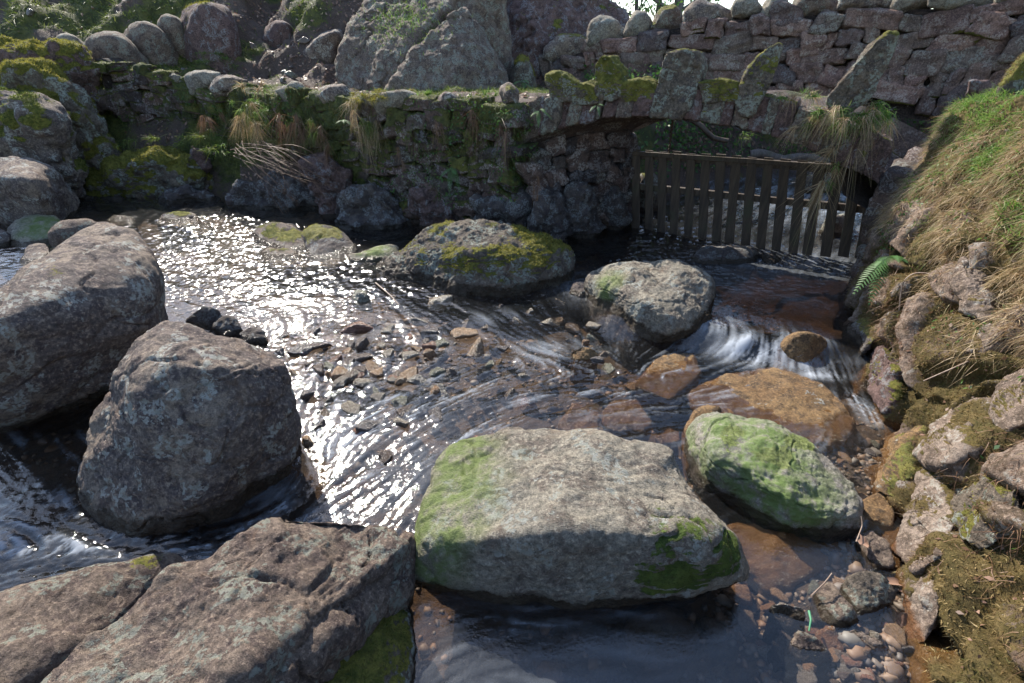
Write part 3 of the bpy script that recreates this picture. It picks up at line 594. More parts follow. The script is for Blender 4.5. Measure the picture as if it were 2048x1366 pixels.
small([(370, 640, .05), (405, 612, .16), (440, 625, .12), (450, 648, .04), (420, 662, .0), (380, 655, .0)], .1, "angular dark stone behind the tall blocky boulder, left of its two neighbours", seed=53, mat='rock_wet', p=22, zb=0., cat="stone", amp=.01)
small([(425, 655, .04), (445, 632, .11), (470, 640, .09), (482, 660, .03), (450, 672, .0)], .08, "angular dark stone in the middle of three behind the tall blocky boulder", seed=54, mat='rock_wet', p=22, zb=0., cat="stone", amp=.01)
small([(478, 668, .03), (500, 655, .08), (525, 665, .06), (530, 682, .01), (490, 685, .0)], .08, "low angular stone, right of the three behind the tall blocky boulder", seed=55, mat='rock_wet', p=22, zb=0., cat="stone", amp=.01)
small([(1140, 590, .03), (1148, 570, .10), (1170, 568, .11), (1180, 585, .05), (1165, 600, .01)], .08, "little pale grey stone wedged between the humped boulder and the smooth one", seed=56, cat="stone", zb=0.02)
small([(1380, 522, .11), (1400, 505, .18), (1450, 497, .21), (1500, 502, .18), (1520, 515, .12), (1490, 528, .1), (1420, 530, .1)], .3, "long dark wet rock lying in the pool in front of the gate", seed=57, mat='rock_wet', zb=.1)
small([(1520, 512, .12), (1545, 506, .15), (1560, 520, .12), (1540, 530, .1)], .12, "small dark stone in the pool at the right end of the long dark wet rock", seed=58, mat='rock_wet', zb=.1, cat="stone")
small([(1554, 700, .03), (1572, 676, .13), (1605, 665, .17), (1645, 678, .12), (1664, 700, .04), (1650, 725, .0), (1600, 735, .0), (1565, 722, .0)], .12, "rounded rusty brown boulder at the right side of the small waterfall", seed=59, mat='rock_orange', moss=0, zb=0., name="boulder", cat="boulder", wet=.001, spec=None) if False else None
v, f = zrock([(1554, 700, .03), (1572, 676, .15), (1605, 664, .2), (1645, 678, .14), (1664, 700, .04), (1650, 725, .0), (1600, 735, .0), (1565, 722, .0)], .14, sub=6, p=8, seed=59, amp=.015, freq=3, fine=.004)
finish_rock("boulder", v, f, 'rock_orange', "rounded rusty brown boulder at the right side of the small waterfall", moss=0, seed=59, wet=.001)
v, f = zrock([(1385, 790, -.03), (1430, 752, .0), (1560, 738, .03), (1640, 770, .03), (1705, 830, .0), (1712, 868, -.03), (1620, 900, -.08), (1480, 870, -.06), (1400, 830, -.06), (1560, 820, .02)], .12, zb=-.05, thr=.9, sub=6, p=9, seed=60, amp=.02, freq=3, fine=.007)
finish_rock("boulder", v, f, 'rock_orange', "wide amber boulder just awash under thin water below the small waterfall", moss=0, seed=60, wet=.001)
for k, (pts, lab, mt) in enumerate([
    ([(1204, 840, -.06), (1220, 805, -.03), (1270, 802, -.03), (1306, 845, -.05), (1290, 866, -.09), (1220, 868, -.1)], "bright orange block of stone under clear water behind the pale flat boulder", 'rock_orange'),
    ([(1115, 850, -.07), (1150, 815, -.05), (1200, 825, -.05), (1195, 862, -.09), (1130, 868, -.1)], "dull orange sunken stone, left of the bright orange block", 'rock_orange'),
    ([(1310, 875, -.07), (1330, 850, -.05), (1362, 862, -.06), (1360, 890, -.1), (1320, 895, -.1)], "small orange sunken stone, right of the bright orange block", 'rock_orange'),
    ([(1270, 770, -.04), (1320, 712, .0), (1390, 705, .01), (1400, 750, -.03), (1340, 800, -.06)], "golden brown rock under the shallow water in front of the smooth rounded boulder", 'rock_orange'),
    ([(1140, 705, .03), (1165, 693, .06), (1195, 702, .05), (1200, 718, .0), (1150, 722, .0)], "flat reddish stone breaking the surface in the rapid", 'rock_orange'),
    ([(1370, 900, -.03), (1372, 850, .02), (1400, 818, .06), (1440, 815, .05), (1410, 860, .0), (1385, 930, -.05)], "narrow orange rock leaning on the left of the lime green boulder", 'rock_orange'),
    ([(1255, 1240, -.04), (1330, 1215, -.03), (1400, 1262, -.03), (1390, 1310, -.08), (1300, 1350, -.1), (1250, 1300, -.1)], "large pale angular stone sunk in the dark pool in front of the flat boulder", 'rock_grey'),
    ([(1686, 1160, .04), (1710, 1142, .09), (1760, 1146, .09), (1796, 1185, .05), (1780, 1215, .0), (1720, 1235, .0), (1690, 1200, .0)], "rounded olive grey stone at the edge of the pebbly shallows by the right bank", 'rock_moss'),
    ([(1628, 1180, .02), (1660, 1166, .05), (1700, 1215, .05), (1712, 1240, .0), (1670, 1262, -.02), (1630, 1240, -.02)], "brown streaked stone left of the rounded olive one in the shallows", 'rock_slab'),
    ([(1538, 1215, .0), (1560, 1203, .03), (1605, 1215, .03), (1612, 1240, .0), (1580, 1262, -.03), (1545, 1245, -.03)], "flat grey stone with a pale corner, left of the green scrap in the shallows", 'rock_grey'),
    ([(1576, 1300, -.02), (1595, 1272, .0), (1640, 1282, .01), (1664, 1310, -.02), (1630, 1332, -.05), (1585, 1325, -.05)], "tan speckled stone below the green scrap in the shallows", 'rock_slab'),
    ([(1680, 1268, -.01), (1710, 1258, .01), (1770, 1290, .01), (1775, 1308, -.03), (1730, 1305, -.04)], "long brick red stone in the shallows near the right bank", 'rock_pink'),
    ([(1630, 1268, -.03), (1660, 1258, -.02), (1690, 1285, -.03), (1680, 1330, -.07), (1650, 1320, -.07)], "rust red stone under the streaked brown one", 'rock_pink'),
    ([(1545, 1280, -.04), (1560, 1264, -.03), (1575, 1275, -.03), (1585, 1318, -.06), (1560, 1325, -.07)], "narrow blue-green stone under water left of the tan speckled one", 'rock_grey'),
    ([(1720, 1085, .02), (1740, 1065, .05), (1770, 1080, .05), (1785, 1130, .02), (1750, 1140, .0)], "white-veined brown rock between the lime green boulder and the right bank", 'rock_slab'),
    ([(1735, 1040, .0), (1725, 1000, .02), (1760, 985, .03), (1790, 1020, .02), (1780, 1060, -.02)], "amber wet stone wedged against the right bank", 'rock_orange')]):
    zmin = min(p[2] for p in pts); v, f = zrock(pts, .05, zb=zmin, thr=2, sub=5, p=12, seed=70 + k, amp=.014, freq=5, fine=.006)
    finish_rock("stone", v, f, mt, lab, "stone", moss=.05, seed=70 + k, wet=.02 if k in (7, 8, 9, 14) else .001)

# --- cobbles: a few shapes, copied
shapes = []
LM = []
for k in range(9):
    r_ = np.random.default_rng(100 + k); P = r_.normal(0, 1, (11, 3)); P /= np.linalg.norm(P, axis=1)[:, None]; P *= r_.uniform(.75, 1.1, (11, 1)) * np.array([1, .8, .6])
    v, f = hull_rock(P, sub=4, p=11, seed=100 + k, amp=.07, freq=1.6, fine=.03)
    o = mkmesh("cobble", v, f, M['pebble'], link=False); shapes.append(o)
def cobble(x, y, z, s, label, group, name="cobble", k=None):
    k = random.randrange(9) if k is None else k
    o = shapes[k].copy(); COL.objects.link(o); o.name = name; o.location = (x, y, z); o.scale = (s * random.uniform(.85, 1.2), s * random.uniform(.8, 1.1), s * random.uniform(.7, 1.05))
    o.rotation_euler = (random.uniform(-.4, .4), random.uniform(-.4, .4), random.uniform(0, 6.28)); return tag(o, label, "stone", group)
RIFF = [(712, 655, .11, "tallest dark stone standing out of the riffle"), (600, 700, .08, "brown stone at the left side of the riffle, above the glassy patch"), (640, 690, .06, "small brown stone just right of the brown one left of the riffle"),
        (720, 690, .09, "dark stone just below the tallest one in the riffle"), (700, 720, .06, None), (655, 745, .06, None), (750, 775, .05, None), (840, 640, .08, "squarish dark stone near the top of the riffle"), (775, 655, .06, "flat grey stone between the tallest riffle stone and the squarish one"),
        (725, 600, .12, "reddish brown stone where the pool spills into the riffle"), (880, 600, .13, "rounded brown stone under thin water below the humped boulder"), (860, 660, .09, None), (930, 665, .10, "dark red stone at the right of the riffle"), (950, 695, .10, "pinkish stone split by a white line, right of the riffle"), (815, 710, .07, None), (790, 745, .06, None), (835, 755, .07, None), (720, 735, .05, None), (690, 700, .05, None),
        (610, 790, .06, "dark purple stone close to the tall blocky boulder's right side"), (700, 815, .06, "rust coloured stone low in the riffle"), (680, 760, .07, None), (615, 880, .05, "small rounded stone alone in the fast water beside the tall blocky boulder"), (870, 780, .06, None), (760, 790, .06, None), (640, 740, .08, None), (560, 700, .07, None), (585, 740, .05, None), (905, 740, .06, None), (1190, 650, .06, "orange stone against the foot of the smooth rounded boulder"), (1180, 670, .05, None), (1100, 640, .07, None),
        (1005, 610, .07, None), (1060, 620, .06, None), (800, 800, .07, None), (720, 850, .05, None), (1120, 600, .05, None)]
r_ = np.random.default_rng(66)
for _ in range(46):
    RIFF.append((r_.normal(760, 95), r_.normal(735, 70), r_.uniform(.035, .075), None))
for _ in range(14): RIFF.append((r_.normal(1060, 90), r_.normal(690, 45), r_.uniform(.04, .07), None))
COBS = []
for x, y, s, lab in RIFF:
    s *= 1.25; p = at_z(x, y, .02); o = cobble(p[0], p[1], .0 + s * (.05 if lab else -.1), s, lab or "small wet cobble among others in the middle of the riffle", "cobbles in the riffle"); COBS.append((o, x, y)) if not lab else LM.append((x, y, "the " + lab.split(" at the ")[0].split(" standing")[0].split(" near ")[0].split(" under ")[0].split(" alone")[0].split(" where")[0].split(" just")[0]))
def bedz(x, y): return float(terrain(np.array([x]), np.array([y]))[0][0])
cand = []
r_ = np.random.default_rng(55)
for _ in range(3000):
    px, py = r_.uniform(-60, 1850), r_.uniform(460, 1400); p = at_z(px, py, -.12)
    wgt = .10 + .8 * math.exp(-((px - 780) / 330) ** 2 - ((py - 720) / 130) ** 2) + 4 * math.exp(-((px - 1670) / 150) ** 2 - ((py - 1250) / 150) ** 2) + .55 * math.exp(-((px - 1650) / 160) ** 2 - ((py - 930) / 90) ** 2) + .4 * math.exp(-((px - 1150) / 300) ** 2 - ((py - 770) / 60) ** 2) + .3 * math.exp(-((px - 300) / 200) ** 2 - ((py - 440) / 20) ** 2)
    if r_.random() < wgt and shore_dist(np.array([p[0]]), np.array([p[1]]))[0][0] < -.03: cand.append((p, px, py))
cand = [x for x in cand if not (x[1] > 1500 and x[2] > 1000)][:62] + [x for x in cand if x[1] > 1500 and x[2] > 1000][:50]
for p, px, py in cand:
    s = r_.uniform(.03, .07) * (1 + .2 * p[1]); s = min(s, .14)
    if px > 1500 and py > 1000: lab, g = "small pebble in the clear shallows by the right bank", "pebbles in the shallows"; s = r_.uniform(.016, .05)
    elif px > 1350: lab, g = "small stone under water on the right side below the waterfall", "stones below the waterfall"
    elif px > 1000: lab, g = "small stone on the bed between the boulders in midstream", "stones on the midstream bed"
    elif px > 540: lab, g = "small stone washed over by the rapid, partly sunk", "stones washed by the rapid"
    else: lab, g = "small stone in the water among the left-hand boulders", "stones among the left boulders"
    zb = bedz(p[0], p[1]); COBS.append((cobble(p[0], p[1], zb + s * .45, s, lab, g), px, py))
r_ = np.random.default_rng(91)
for _ in range(46):
    px, py = r_.uniform(1545, 1800), r_.uniform(1150, 1370)
    if _ > 34: px, py = r_.uniform(1640, 1780), r_.uniform(880, 960)
    p = at_z(px, py, -.04); s = r_.uniform(.024, .05); COBS.append((cobble(p[0], p[1], max(bedz(p[0], p[1]) + s * .4, -.05), s, "x", "pebbles in the shallows"), px, py))
LM += [(150, 600, "the largest left boulder"), (60, 460, "the round pale green boulder"), (370, 850, "the tall blocky boulder"), (450, 1200, "the long reddish slab"), (150, 1200, "the low smooth corner rock"), (1150, 1040, "the pale flat boulder"),
       (1550, 960, "the lime green boulder"), (950, 520, "the long humped boulder"), (1290, 610, "the smooth rounded boulder"), (240, 440, "the green-capped stone"), (355, 440, "the long mossy-backed stone"), (560, 480, "the rough green rock at the wall foot"), (570, 520, "the flat green stone"),
       (1605, 700, "the rounded rusty boulder"), (1560, 810, "the wide amber boulder"), (1260, 835, "the bright orange block"), (1160, 840, "the dull orange sunken stone"), (1330, 750, "the golden brown rock"), (1165, 705, "the flat reddish stone"), (1325, 1280, "the pale sunken stone"),
       (1740, 1185, "the round olive stone"), (1665, 1210, "the brown streaked stone"), (1575, 1230, "the flat grey stone"), (1620, 1300, "the tan speckled stone"), (1725, 1280, "the brick red stone"), (1560, 1290, "the blue-green stone"), (1745, 1100, "the white-veined rock"), (1760, 1020, "the amber wet stone"), (1450, 515, "the long dark wet rock"), (405, 640, "the angular dark stones"), (1160, 585, "the little pale wedged stone"), (1560, 1140, "the sunken rusty rock")]
ORD = ["nearest", "second nearest", "third nearest", "fourth nearest", "fifth nearest", "sixth nearest", "seventh nearest", "eighth nearest", "ninth nearest", "tenth nearest", "eleventh nearest", "twelfth nearest"]
DIRS = ["to the right of", "behind and right of", "behind", "behind and left of", "to the left of", "in front and left of", "in front of", "in front and right of"]
bk = {}
for o, x, y in COBS:
    dd = [math.hypot(x - a, (y - c_) * 1.3) for a, c_, _ in LM]; i = int(np.argmin(dd)); an = math.atan2(-(y - LM[i][1]), x - LM[i][0]); k = int(round(an / (math.pi / 4))) % 8; bk.setdefault((i, k), []).append((dd[i], o))
for (i, k), L in bk.items():
    L.sort(key=lambda t: t[0])
    for j, (_, o) in enumerate(L):
        kind_ = "small cobble" if o["group"] == "cobbles in the riffle" else "sunken pebble" if "shallows" in o["group"] else "small stone"
        o["label"] = (ORD[j] + " " + kind_ + " " if len(L) > 1 else "lone " + kind_ + " ") + DIRS[k] + " " + " ".join(LM[i][2].split()[:7])
# gravel between them
r_ = np.random.default_rng(5); n = 9000; gp = []
X = np.r_[r_.uniform(.9, 2.4, n // 3), r_.uniform(-4.5, 2.9, n * 2)]; Y = np.r_[r_.uniform(.75, 2.3, n // 3), r_.uniform(.5, 5.5, n * 2)]; z, sd = terrain(X, Y); k = sd < .02; X, Y, z = X[k][:n], Y[k][:n], z[k][:n]
bv, bf = ico(2); ac = Acc()
for i in range(len(X)):
    s = r_.uniform(.006, .018) * (2.2 if r_.random() < .12 else 1); q = bv * (s * r_.uniform(.6, 1.2, 3)) * (.7 + .6 * r_.random((len(bv), 1))); a = r_.uniform(0, 6.28); c_, s_ = math.cos(a), math.sin(a)
    q = np.stack([q[:, 0] * c_ - q[:, 1] * s_, q[:, 0] * s_ + q[:, 1] * c_, q[:, 2] * .7], 1) + [X[i], Y[i], z[i] + s * .2]; ac.add(q, bf, rnd=r_.random())
M['gravel'] = leaf_mat('gravel', [(.08, .06, .045), (.17, .10, .055), (.12, .11, .095), (.20, .13, .08), (.06, .045, .04), (.16, .15, .13)], 0, .6)
tag(ac.build("gravel", M['gravel']), "loose gravel on the stream bed between the stones", "gravel", kind="stuff")

# ================================================================== STONE WALLS
def stonework(path, tops, bots, crs, wid, depth, out_dir, seed, sub=3, p=9, rough=.012, skip=None, lean=0.):
    """courses of rounded irregular stones along a polyline; returns Acc. path: Nx2; tops/bots: z per point"""
    r_ = np.random.default_rng(seed); path = np.array(path, float); seg = np.linalg.norm(np.diff(path, axis=0), axis=1); cum = np.r_[0, np.cumsum(seg)]
    d, f = ico(sub); pp = p; base = d / (np.sum(np.abs(d) ** pp, 1) ** (1 / pp))[:, None]; ac = Acc(); zmin = min(bots); zmax = max(tops); z = zmin
    while z < zmax:
        h = r_.uniform(*crs); s = -r_.uniform(0, wid[0])
        while s < cum[-1]:
            w_ = r_.uniform(*wid) * r_.choice([.6, 1, 1, 1.3]); sc = s + w_ / 2; s += w_
            if sc < 0 or sc > cum[-1]: continue
            x = np.interp(sc, cum, path[:, 0]); y = np.interp(sc, cum, path[:, 1]); zt = np.interp(sc, cum, tops); zb = np.interp(sc, cum, bots)
            zc = z + h / 2 + .04 * math.sin(sc * 2.3 + seed) + .03 * math.sin(sc * 5.1 + z * 4) + r_.normal(0, .012) 
            if zc > zt or zc < zb - h: continue
            k = min(np.searchsorted(cum, sc) - 1, len(seg) - 1); k = max(k, 0); t = (path[k + 1] - path[k]) / seg[k]; n = np.array([t[1], -t[0]]) * out_dir
            hh = h * r_.uniform(.9, 1.15) * r_.choice([1, 1, 1, 1.5]); ww = w_ * r_.uniform(1.0, 1.1)
            if skip and skip(x, y, zc): continue
            v = base * np.array([ww / 2, depth / 2, hh / 2]) * .99
            v = v + .20 * min(hh, ww) * fbm(d * 1.1 + r_.uniform(0, 99, 3), 2, seed)[:, None] * d * np.array([1, .8, 1])
            v[:, 2] += v[:, 0] * r_.normal(0, .13); v[:, 0] += v[:, 2] * r_.normal(0, .22)
            jo = r_.normal(0, .18) * depth * .5; off = jo + lean * (zt - zc)
            q = np.stack([x + v[:, 0] * t[0] - (v[:, 1] - off) * -n[0] * 1.0, y + v[:, 0] * t[1] - (v[:, 1] - off) * -n[1], zc + v[:, 2]], 1)
            q += (rough * fbm(q * 9, 3, seed + 1))[:, None] * d
            q += (rough * .6 * fbm(q * 30, 3, seed + 2))[:, None] * d
            if sub > 3:
                f1_, f2_, ci_ = cell(q * 9 + seed, seed); q += (rough * .9 * (ci_ - .5) * sstep(0, .15, f2_ - f1_))[:, None] * d
            ac.add(q, f, rnd=r_.random())
        z += h * .97
    return ac
def wall_attrs(ac, moss, up, seed, mfreq=2.5, mp=None):
    v = np.concatenate(ac.v); f = np.concatenate(ac.f); N = vnormals(v, f)
    mm = moss_mask(v, N, moss, up, mfreq, seed, mp); h = v[:, 2] - wz(v[:, 0], v[:, 1]); we = np.clip(1.05 - h / .25, 0, 1)
    return v, f, N, mm, we
def put_stonework(name, ac, mat, moss, up, seed, parent, mp=None, fuzz=None, dens=2500, L=.03, W=.008, maxn=40000):
    v, f, N, mm, we = wall_attrs(ac, moss, up, seed, mp=mp); rn = np.concatenate([np.broadcast_to(x, len(y)) for x, y in zip(ac.a['rnd'], ac.v)])
    o = mkmesh(name, v, f, mat, {"moss": mm, "wet": we, "rnd": rn, "algae": mm * 0}, parent=parent, origin=np.array(parent.location))
    if fuzz:
        sc = scatter(v, f, dens, np.clip(mm - .5, 0, .3) / .3, seed + 1, maxn)
        if sc:
            P, n = sc; V, F, r_, t_ = blades(P, n * .7 + np.array([0, 0, .4]), L, W, .5, .5, 1, seed + 4)
            tag(mkmesh("moss", V, F, M[fuzz], {"rnd": r_, "tt": t_}, parent=parent, origin=np.array(parent.location)), kind="stuff")
    return o
def wallmat(name, cols, lcol, lich, moss1, moss2, wetk=True, sc=1.2, spec=.3):
    """stone of many tints: the tint is a property of each stone"""
    m = rock_mat(name, cols[0], cols[1], cols[2], lich, lcol, moss1, moss2, sc=sc, bumpd=1.5, spec=spec); nt = m.node_tree
    b = [n for n in nt.nodes if n.type == 'BSDF_PRINCIPLED'][0]; src = b.inputs['Base Color'].links[0].from_socket
    a = attr(nt, 'rnd'); cr = N_(nt, "ShaderNodeValToRGB"); e = cr.color_ramp.elements; e[0].position = 0; e[0].color = (.50, .50, .54, 1); e[1].position = 1; e[1].color = (1.35, 1.2, 1.1, 1)
    for ps, c in ((.3, (1.0, .82, .76, 1)), (.55, (.85, .86, .80, 1)), (.8, (1.15, .9, .82, 1))): x = e.new(ps); x.color = c
    nt.links.new(a, cr.inputs[0]); nt.links.new(mix(nt, 1.0, src, cr.outputs[0], 'MULTIPLY'), b.inputs['Base Color']); return m
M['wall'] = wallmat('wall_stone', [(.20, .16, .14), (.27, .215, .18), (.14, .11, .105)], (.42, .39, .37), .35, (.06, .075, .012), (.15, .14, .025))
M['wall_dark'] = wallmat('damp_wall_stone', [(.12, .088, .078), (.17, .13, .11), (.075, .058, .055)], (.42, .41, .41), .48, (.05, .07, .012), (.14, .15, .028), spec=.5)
M['wall_far'] = wallmat('boundary_stone', [(.23, .17, .15), (.31, .235, .20), (.16, .12, .11)], (.50, .47, .44), .4, (.07, .085, .015), (.15, .16, .03))
M['mortar'] = rock_mat('dark_joint', (.045, .032, .028), (.07, .05, .042), (.03, .022, .02), 0, moss1=(.03, .04, .008), moss2=(.06, .07, .012))

# ---- retaining wall under the path, left of the bridge
WT = [(1030, 208, 5.5), (985, 206, 5.65), (930, 205, 5.8), (880, 205, 5.95), (800, 200, 6.15), (700, 196, 6.55), (620, 196, 7.0), (540, 190, 7.5), (450, 172, 8.1), (370, 165, 8.55), (300, 150, 8.7), (230, 125, 8.7), (180, 108, 8.6)]
WP = [at_y(*a) for a in WT]; path = [(p[0], p[1]) for p in WP]; tops = [p[2] for p in WP]
bots = [-.3, -.3, -.3, -.3, -.25, -.2, .0, .3, .6, .8, .9, 1.0, 1.1]
ret = thing("retaining_wall", (-1.5, 6.3, 0), "mossy dry stone retaining wall holding up the path, running left from the little bridge", "stone wall")
ac = stonework(path, tops, bots, (.12, .22), (.16, .36), .30, -1, 5, sub=4, p=11, rough=.016, lean=.08)
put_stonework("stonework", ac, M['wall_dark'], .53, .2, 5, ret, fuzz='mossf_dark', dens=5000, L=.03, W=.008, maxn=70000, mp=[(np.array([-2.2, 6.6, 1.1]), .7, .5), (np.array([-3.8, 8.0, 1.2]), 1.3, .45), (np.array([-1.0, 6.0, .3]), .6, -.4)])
bp_ = []
for (x, y), zt in zip(path, tops): bp_.append([(x, y + .05, -.4), (x, y + .05, zt - .06), (x, y + .6, zt - .05)])
bp_ = np.array(bp_).reshape(-1, 3); o = mkmesh("backing", bp_, grid_faces(len(path), 3), M['mortar'], {"moss": np.full(len(bp_), .4), "wet": np.zeros(len(bp_)), "rnd": np.zeros(len(bp_)), "algae": np.zeros(len(bp_))}, parent=ret, origin=np.array(ret.location))
# coping boulders: photo outlines at their distance
COPE = [([(366, 152), (395, 140), (440, 145), (440, 185), (380, 192)], 8.35, .3), ([(414, 175), (430, 152), (470, 147), (500, 158), (495, 192), (430, 196)], 7.9, .3),
        ([(545, 180), (590, 157), (612, 168), (622, 210), (600, 228), (575, 215)], 7.15, .15), ([(624, 190), (645, 170), (685, 168), (700, 185), (695, 215), (640, 220)], 6.75, .12), ([(745, 210), (755, 186), (810, 178), (845, 190), (852, 215), (830, 228), (760, 228)], 6.15, .25),
        ([(866, 215), (872, 188), (885, 180), (905, 188), (920, 200), (918, 222), (880, 224)], 5.9, .15), ([(935, 205), (950, 194), (975, 195), (985, 215), (960, 226), (938, 222)], 5.75, .35), ([(1005, 180), (1018, 171), (1034, 184), (1036, 215), (1010, 218)], 5.5, .35), ([(318, 150), (345, 142), (368, 156), (366, 178), (330, 180)], 8.6, .5)]
for k, (ol, Y, ms) in enumerate(COPE):
    v, f = blob(ol, Y, .14, .22, sub=5, p=12, seed=200 + k, amp=.03, freq=3, fine=.008)
    finish_rock("coping_stone", v, f, 'rock_grey' if k % 2 else 'rock_light', None, moss=ms, seed=200 + k, water=False, parent=ret, fuzz='mossf', fuzzd=5000, fuzzL=.02, fuzzW=.006)
# big stones at the foot of the wall
FOOT = [([(455, 425), (480, 370), (540, 352), (600, 365), (655, 400), (660, 440), (560, 445)], 6.9, 'rock_wet', "wide dark rock streaked grey, at the water's edge under the trailing bracken"),
        ([(610, 330), (650, 300), (700, 340), (690, 390), (665, 400), (640, 380)], 6.5, 'rock_red', "reddish block overhanging the dark rocks below the retaining wall"),
        ([(660, 440), (680, 385), (740, 370), (800, 400), (830, 450), (780, 480), (690, 475)], 6.1, 'rock_wet', "dark lichen-spotted rock at the wall foot behind the yellow-mossed stone"),
        ([(815, 380), (850, 355), (900, 370), (915, 425), (880, 440), (840, 430)], 5.95, 'rock_red', "tilted dark stone with white spots above the long humped boulder"),
        ([(1055, 500), (1065, 420), (1090, 385), (1120, 400), (1125, 500)], 5.35, 'rock_wet', "upright dark rock at the foot of the bridge abutment, left of the others"),
        ([(1120, 500), (1125, 395), (1150, 370), (1185, 380), (1195, 470), (1180, 500)], 5.5, 'rock_wet', "upright slab with white lichen standing at the foot of the bridge abutment"),
        ([(1190, 490), (1195, 380), (1225, 365), (1248, 390), (1250, 465), (1225, 480)], 5.85, 'rock_wet', "narrow upright slab in the shade beside the gate post"),
        ([(940, 470), (950, 400), (1000, 380), (1050, 400), (1060, 470), (1000, 500)], 5.5, 'rock_wet', "dark squat rock at the wall foot behind the right end of the humped boulder"),
        ([(300, 440), (330, 385), (380, 370), (420, 395), (450, 425), (400, 440)], 7.25, 'rock_wet', "wet angular rock below the bright moss mound"),
        ([(130, 430), (150, 400), (220, 395), (300, 410), (320, 440), (220, 446)], 7.4, 'rock_wet', "low wet rock ledge between the smooth domed boulder and the moss mound"),
        ([(375, 330), (385, 300), (405, 296), (418, 320), (410, 342), (388, 345)], 7.7, 'rock_red', "small purple rock poking out of the moss at the right of the mound")]
for k, (ol, Y, mt, lab) in enumerate(FOOT):
    v, f = blob(ol, Y, .10, .35, down=.3, inner=.7, shift=(0, .05), sub=6, p=26, seed=230 + k, amp=.09, freq=3, fine=.025, crack=.03, strata=((.6, .2, .7), 7, .03))
    finish_rock("rock", v, f, mt, lab, "rock", moss=.12, seed=230 + k, wet=.05)

# ---- the left bank: moss mound and mossy boulders
BANKL = [([(135, 385), (170, 350), (230, 318), (300, 305), (370, 300), (420, 330), (440, 380), (380, 400), (250, 400), (150, 402)], 7.75, .35, .5, 'rock_moss', "low mound covered in bright yellow-green moss at the water's far edge", .68, 'mossf', 7),
         ([(-60, 200), (0, 185), (50, 180), (90, 200), (130, 245), (150, 300), (140, 330), (60, 345), (-60, 340)], 7.3, .4, .5, 'rock_grey', "big dark boulder with lichen spots at the left edge, moss running down its right flank", .52, 'mossf_dark', 6),
         ([(-40, 150), (20, 120), (100, 135), (150, 170), (200, 225), (205, 275), (150, 300), (60, 260), (-40, 230)], 7.9, .3, .5, 'rock_moss', "mossy hummock between the dark lichen-spotted boulder and the moss-edged ridge", .58, 'mossf', 6),
         ([(-60, 95), (0, 84), (90, 80), (135, 88), (180, 120), (190, 160), (140, 170), (40, 150), (-60, 150)], 8.5, .3, .5, 'rock_red', "long rocky ridge with a golden moss edge at the upper left", .55, 'mossf', 6),
         ([(-40, 290), (0, 272), (40, 280), (70, 310), (60, 335), (-40, 335)], 7.1, .25, .3, 'rock_grey', "dark rock by the left edge just above the smooth domed boulder", .2, None, 5)]
for k, (ol, Y, bu, bk, mt, lab, ms, fz, sb) in enumerate(BANKL):
    v, f = blob(ol, Y, bu, bk, down=.5, sub=sb, p=9, seed=250 + k, amp=.11, freq=2.0, fine=.03, lump=.035)
    finish_rock("mossy_mound" if k == 0 else "boulder", v, f, mt, lab, "mound" if k == 0 else "boulder", moss=ms, up=.45, mfreq=5, seed=250 + k, water=False, fuzz=fz, fuzzd=7500, fuzzL=.028, fuzzW=.008, maxn=26000)
BACK = [([(158, 100), (175, 82), (230, 76), (262, 78), (285, 100), (290, 130), (200, 135)], 9.6, 'rock_slab', "long low rounded boulder above the mossy ridge, lying in front of the big domed one", .05),
        ([(232, 90), (250, 58), (285, 47), (325, 58), (350, 85), (360, 120), (300, 130), (260, 110)], 10.2, 'rock_slab', "big smooth domed boulder left of the moss-topped crag", .03),
        ([(318, 62), (325, 43), (345, 41), (368, 58), (372, 90), (345, 85)], 10.5, 'rock_slab', "small round-topped boulder wedged between the domed one and the moss-topped crag", .03),
        ([(355, 90), (356, 30), (370, 8), (410, -2), (445, 8), (468, 40), (475, 110), (440, 140), (380, 120)], 10.4, 'rock_red', "tall dark crag with a golden moss cap at the upper left", .42),
        ([(110, 90), (120, 74), (150, 76), (170, 95), (140, 105)], 9.8, 'rock_light', "small pale boulder peeping over the mossy ridge", .2),
        ([(525, 85), (540, 55), (565, 48), (590, 62), (585, 85)], 11.2, 'rock_red', "low rock sticking out of the leaf-strewn slope", .1),
        ([(600, 110), (640, 75), (680, 60), (690, 80), (640, 115)], 10.6, 'rock_grey', "slanting rib of rock in the leaf-strewn slope beside the great outcrop", .05),
        ([(1020, 165), (1025, 130), (1045, 117), (1065, 135), (1070, 165)], 9.2, 'rock_moss', "small mossy boulder between the great outcrop and the boundary wall", .5)]
for k, (ol, Y, mt, lab, ms) in enumerate(BACK):
    v, f = blob(ol, Y, .35, .5, down=.6, sub=5, p=9, seed=270 + k, amp=.05, freq=1.6, fine=.012)
    finish_rock("boulder", v, f, mt, lab, "boulder", moss=ms, up=.6, seed=270 + k, water=False, fuzz='mossf' if ms > .3 else None, fuzzd=2500, fuzzL=.04, fuzzW=.012)
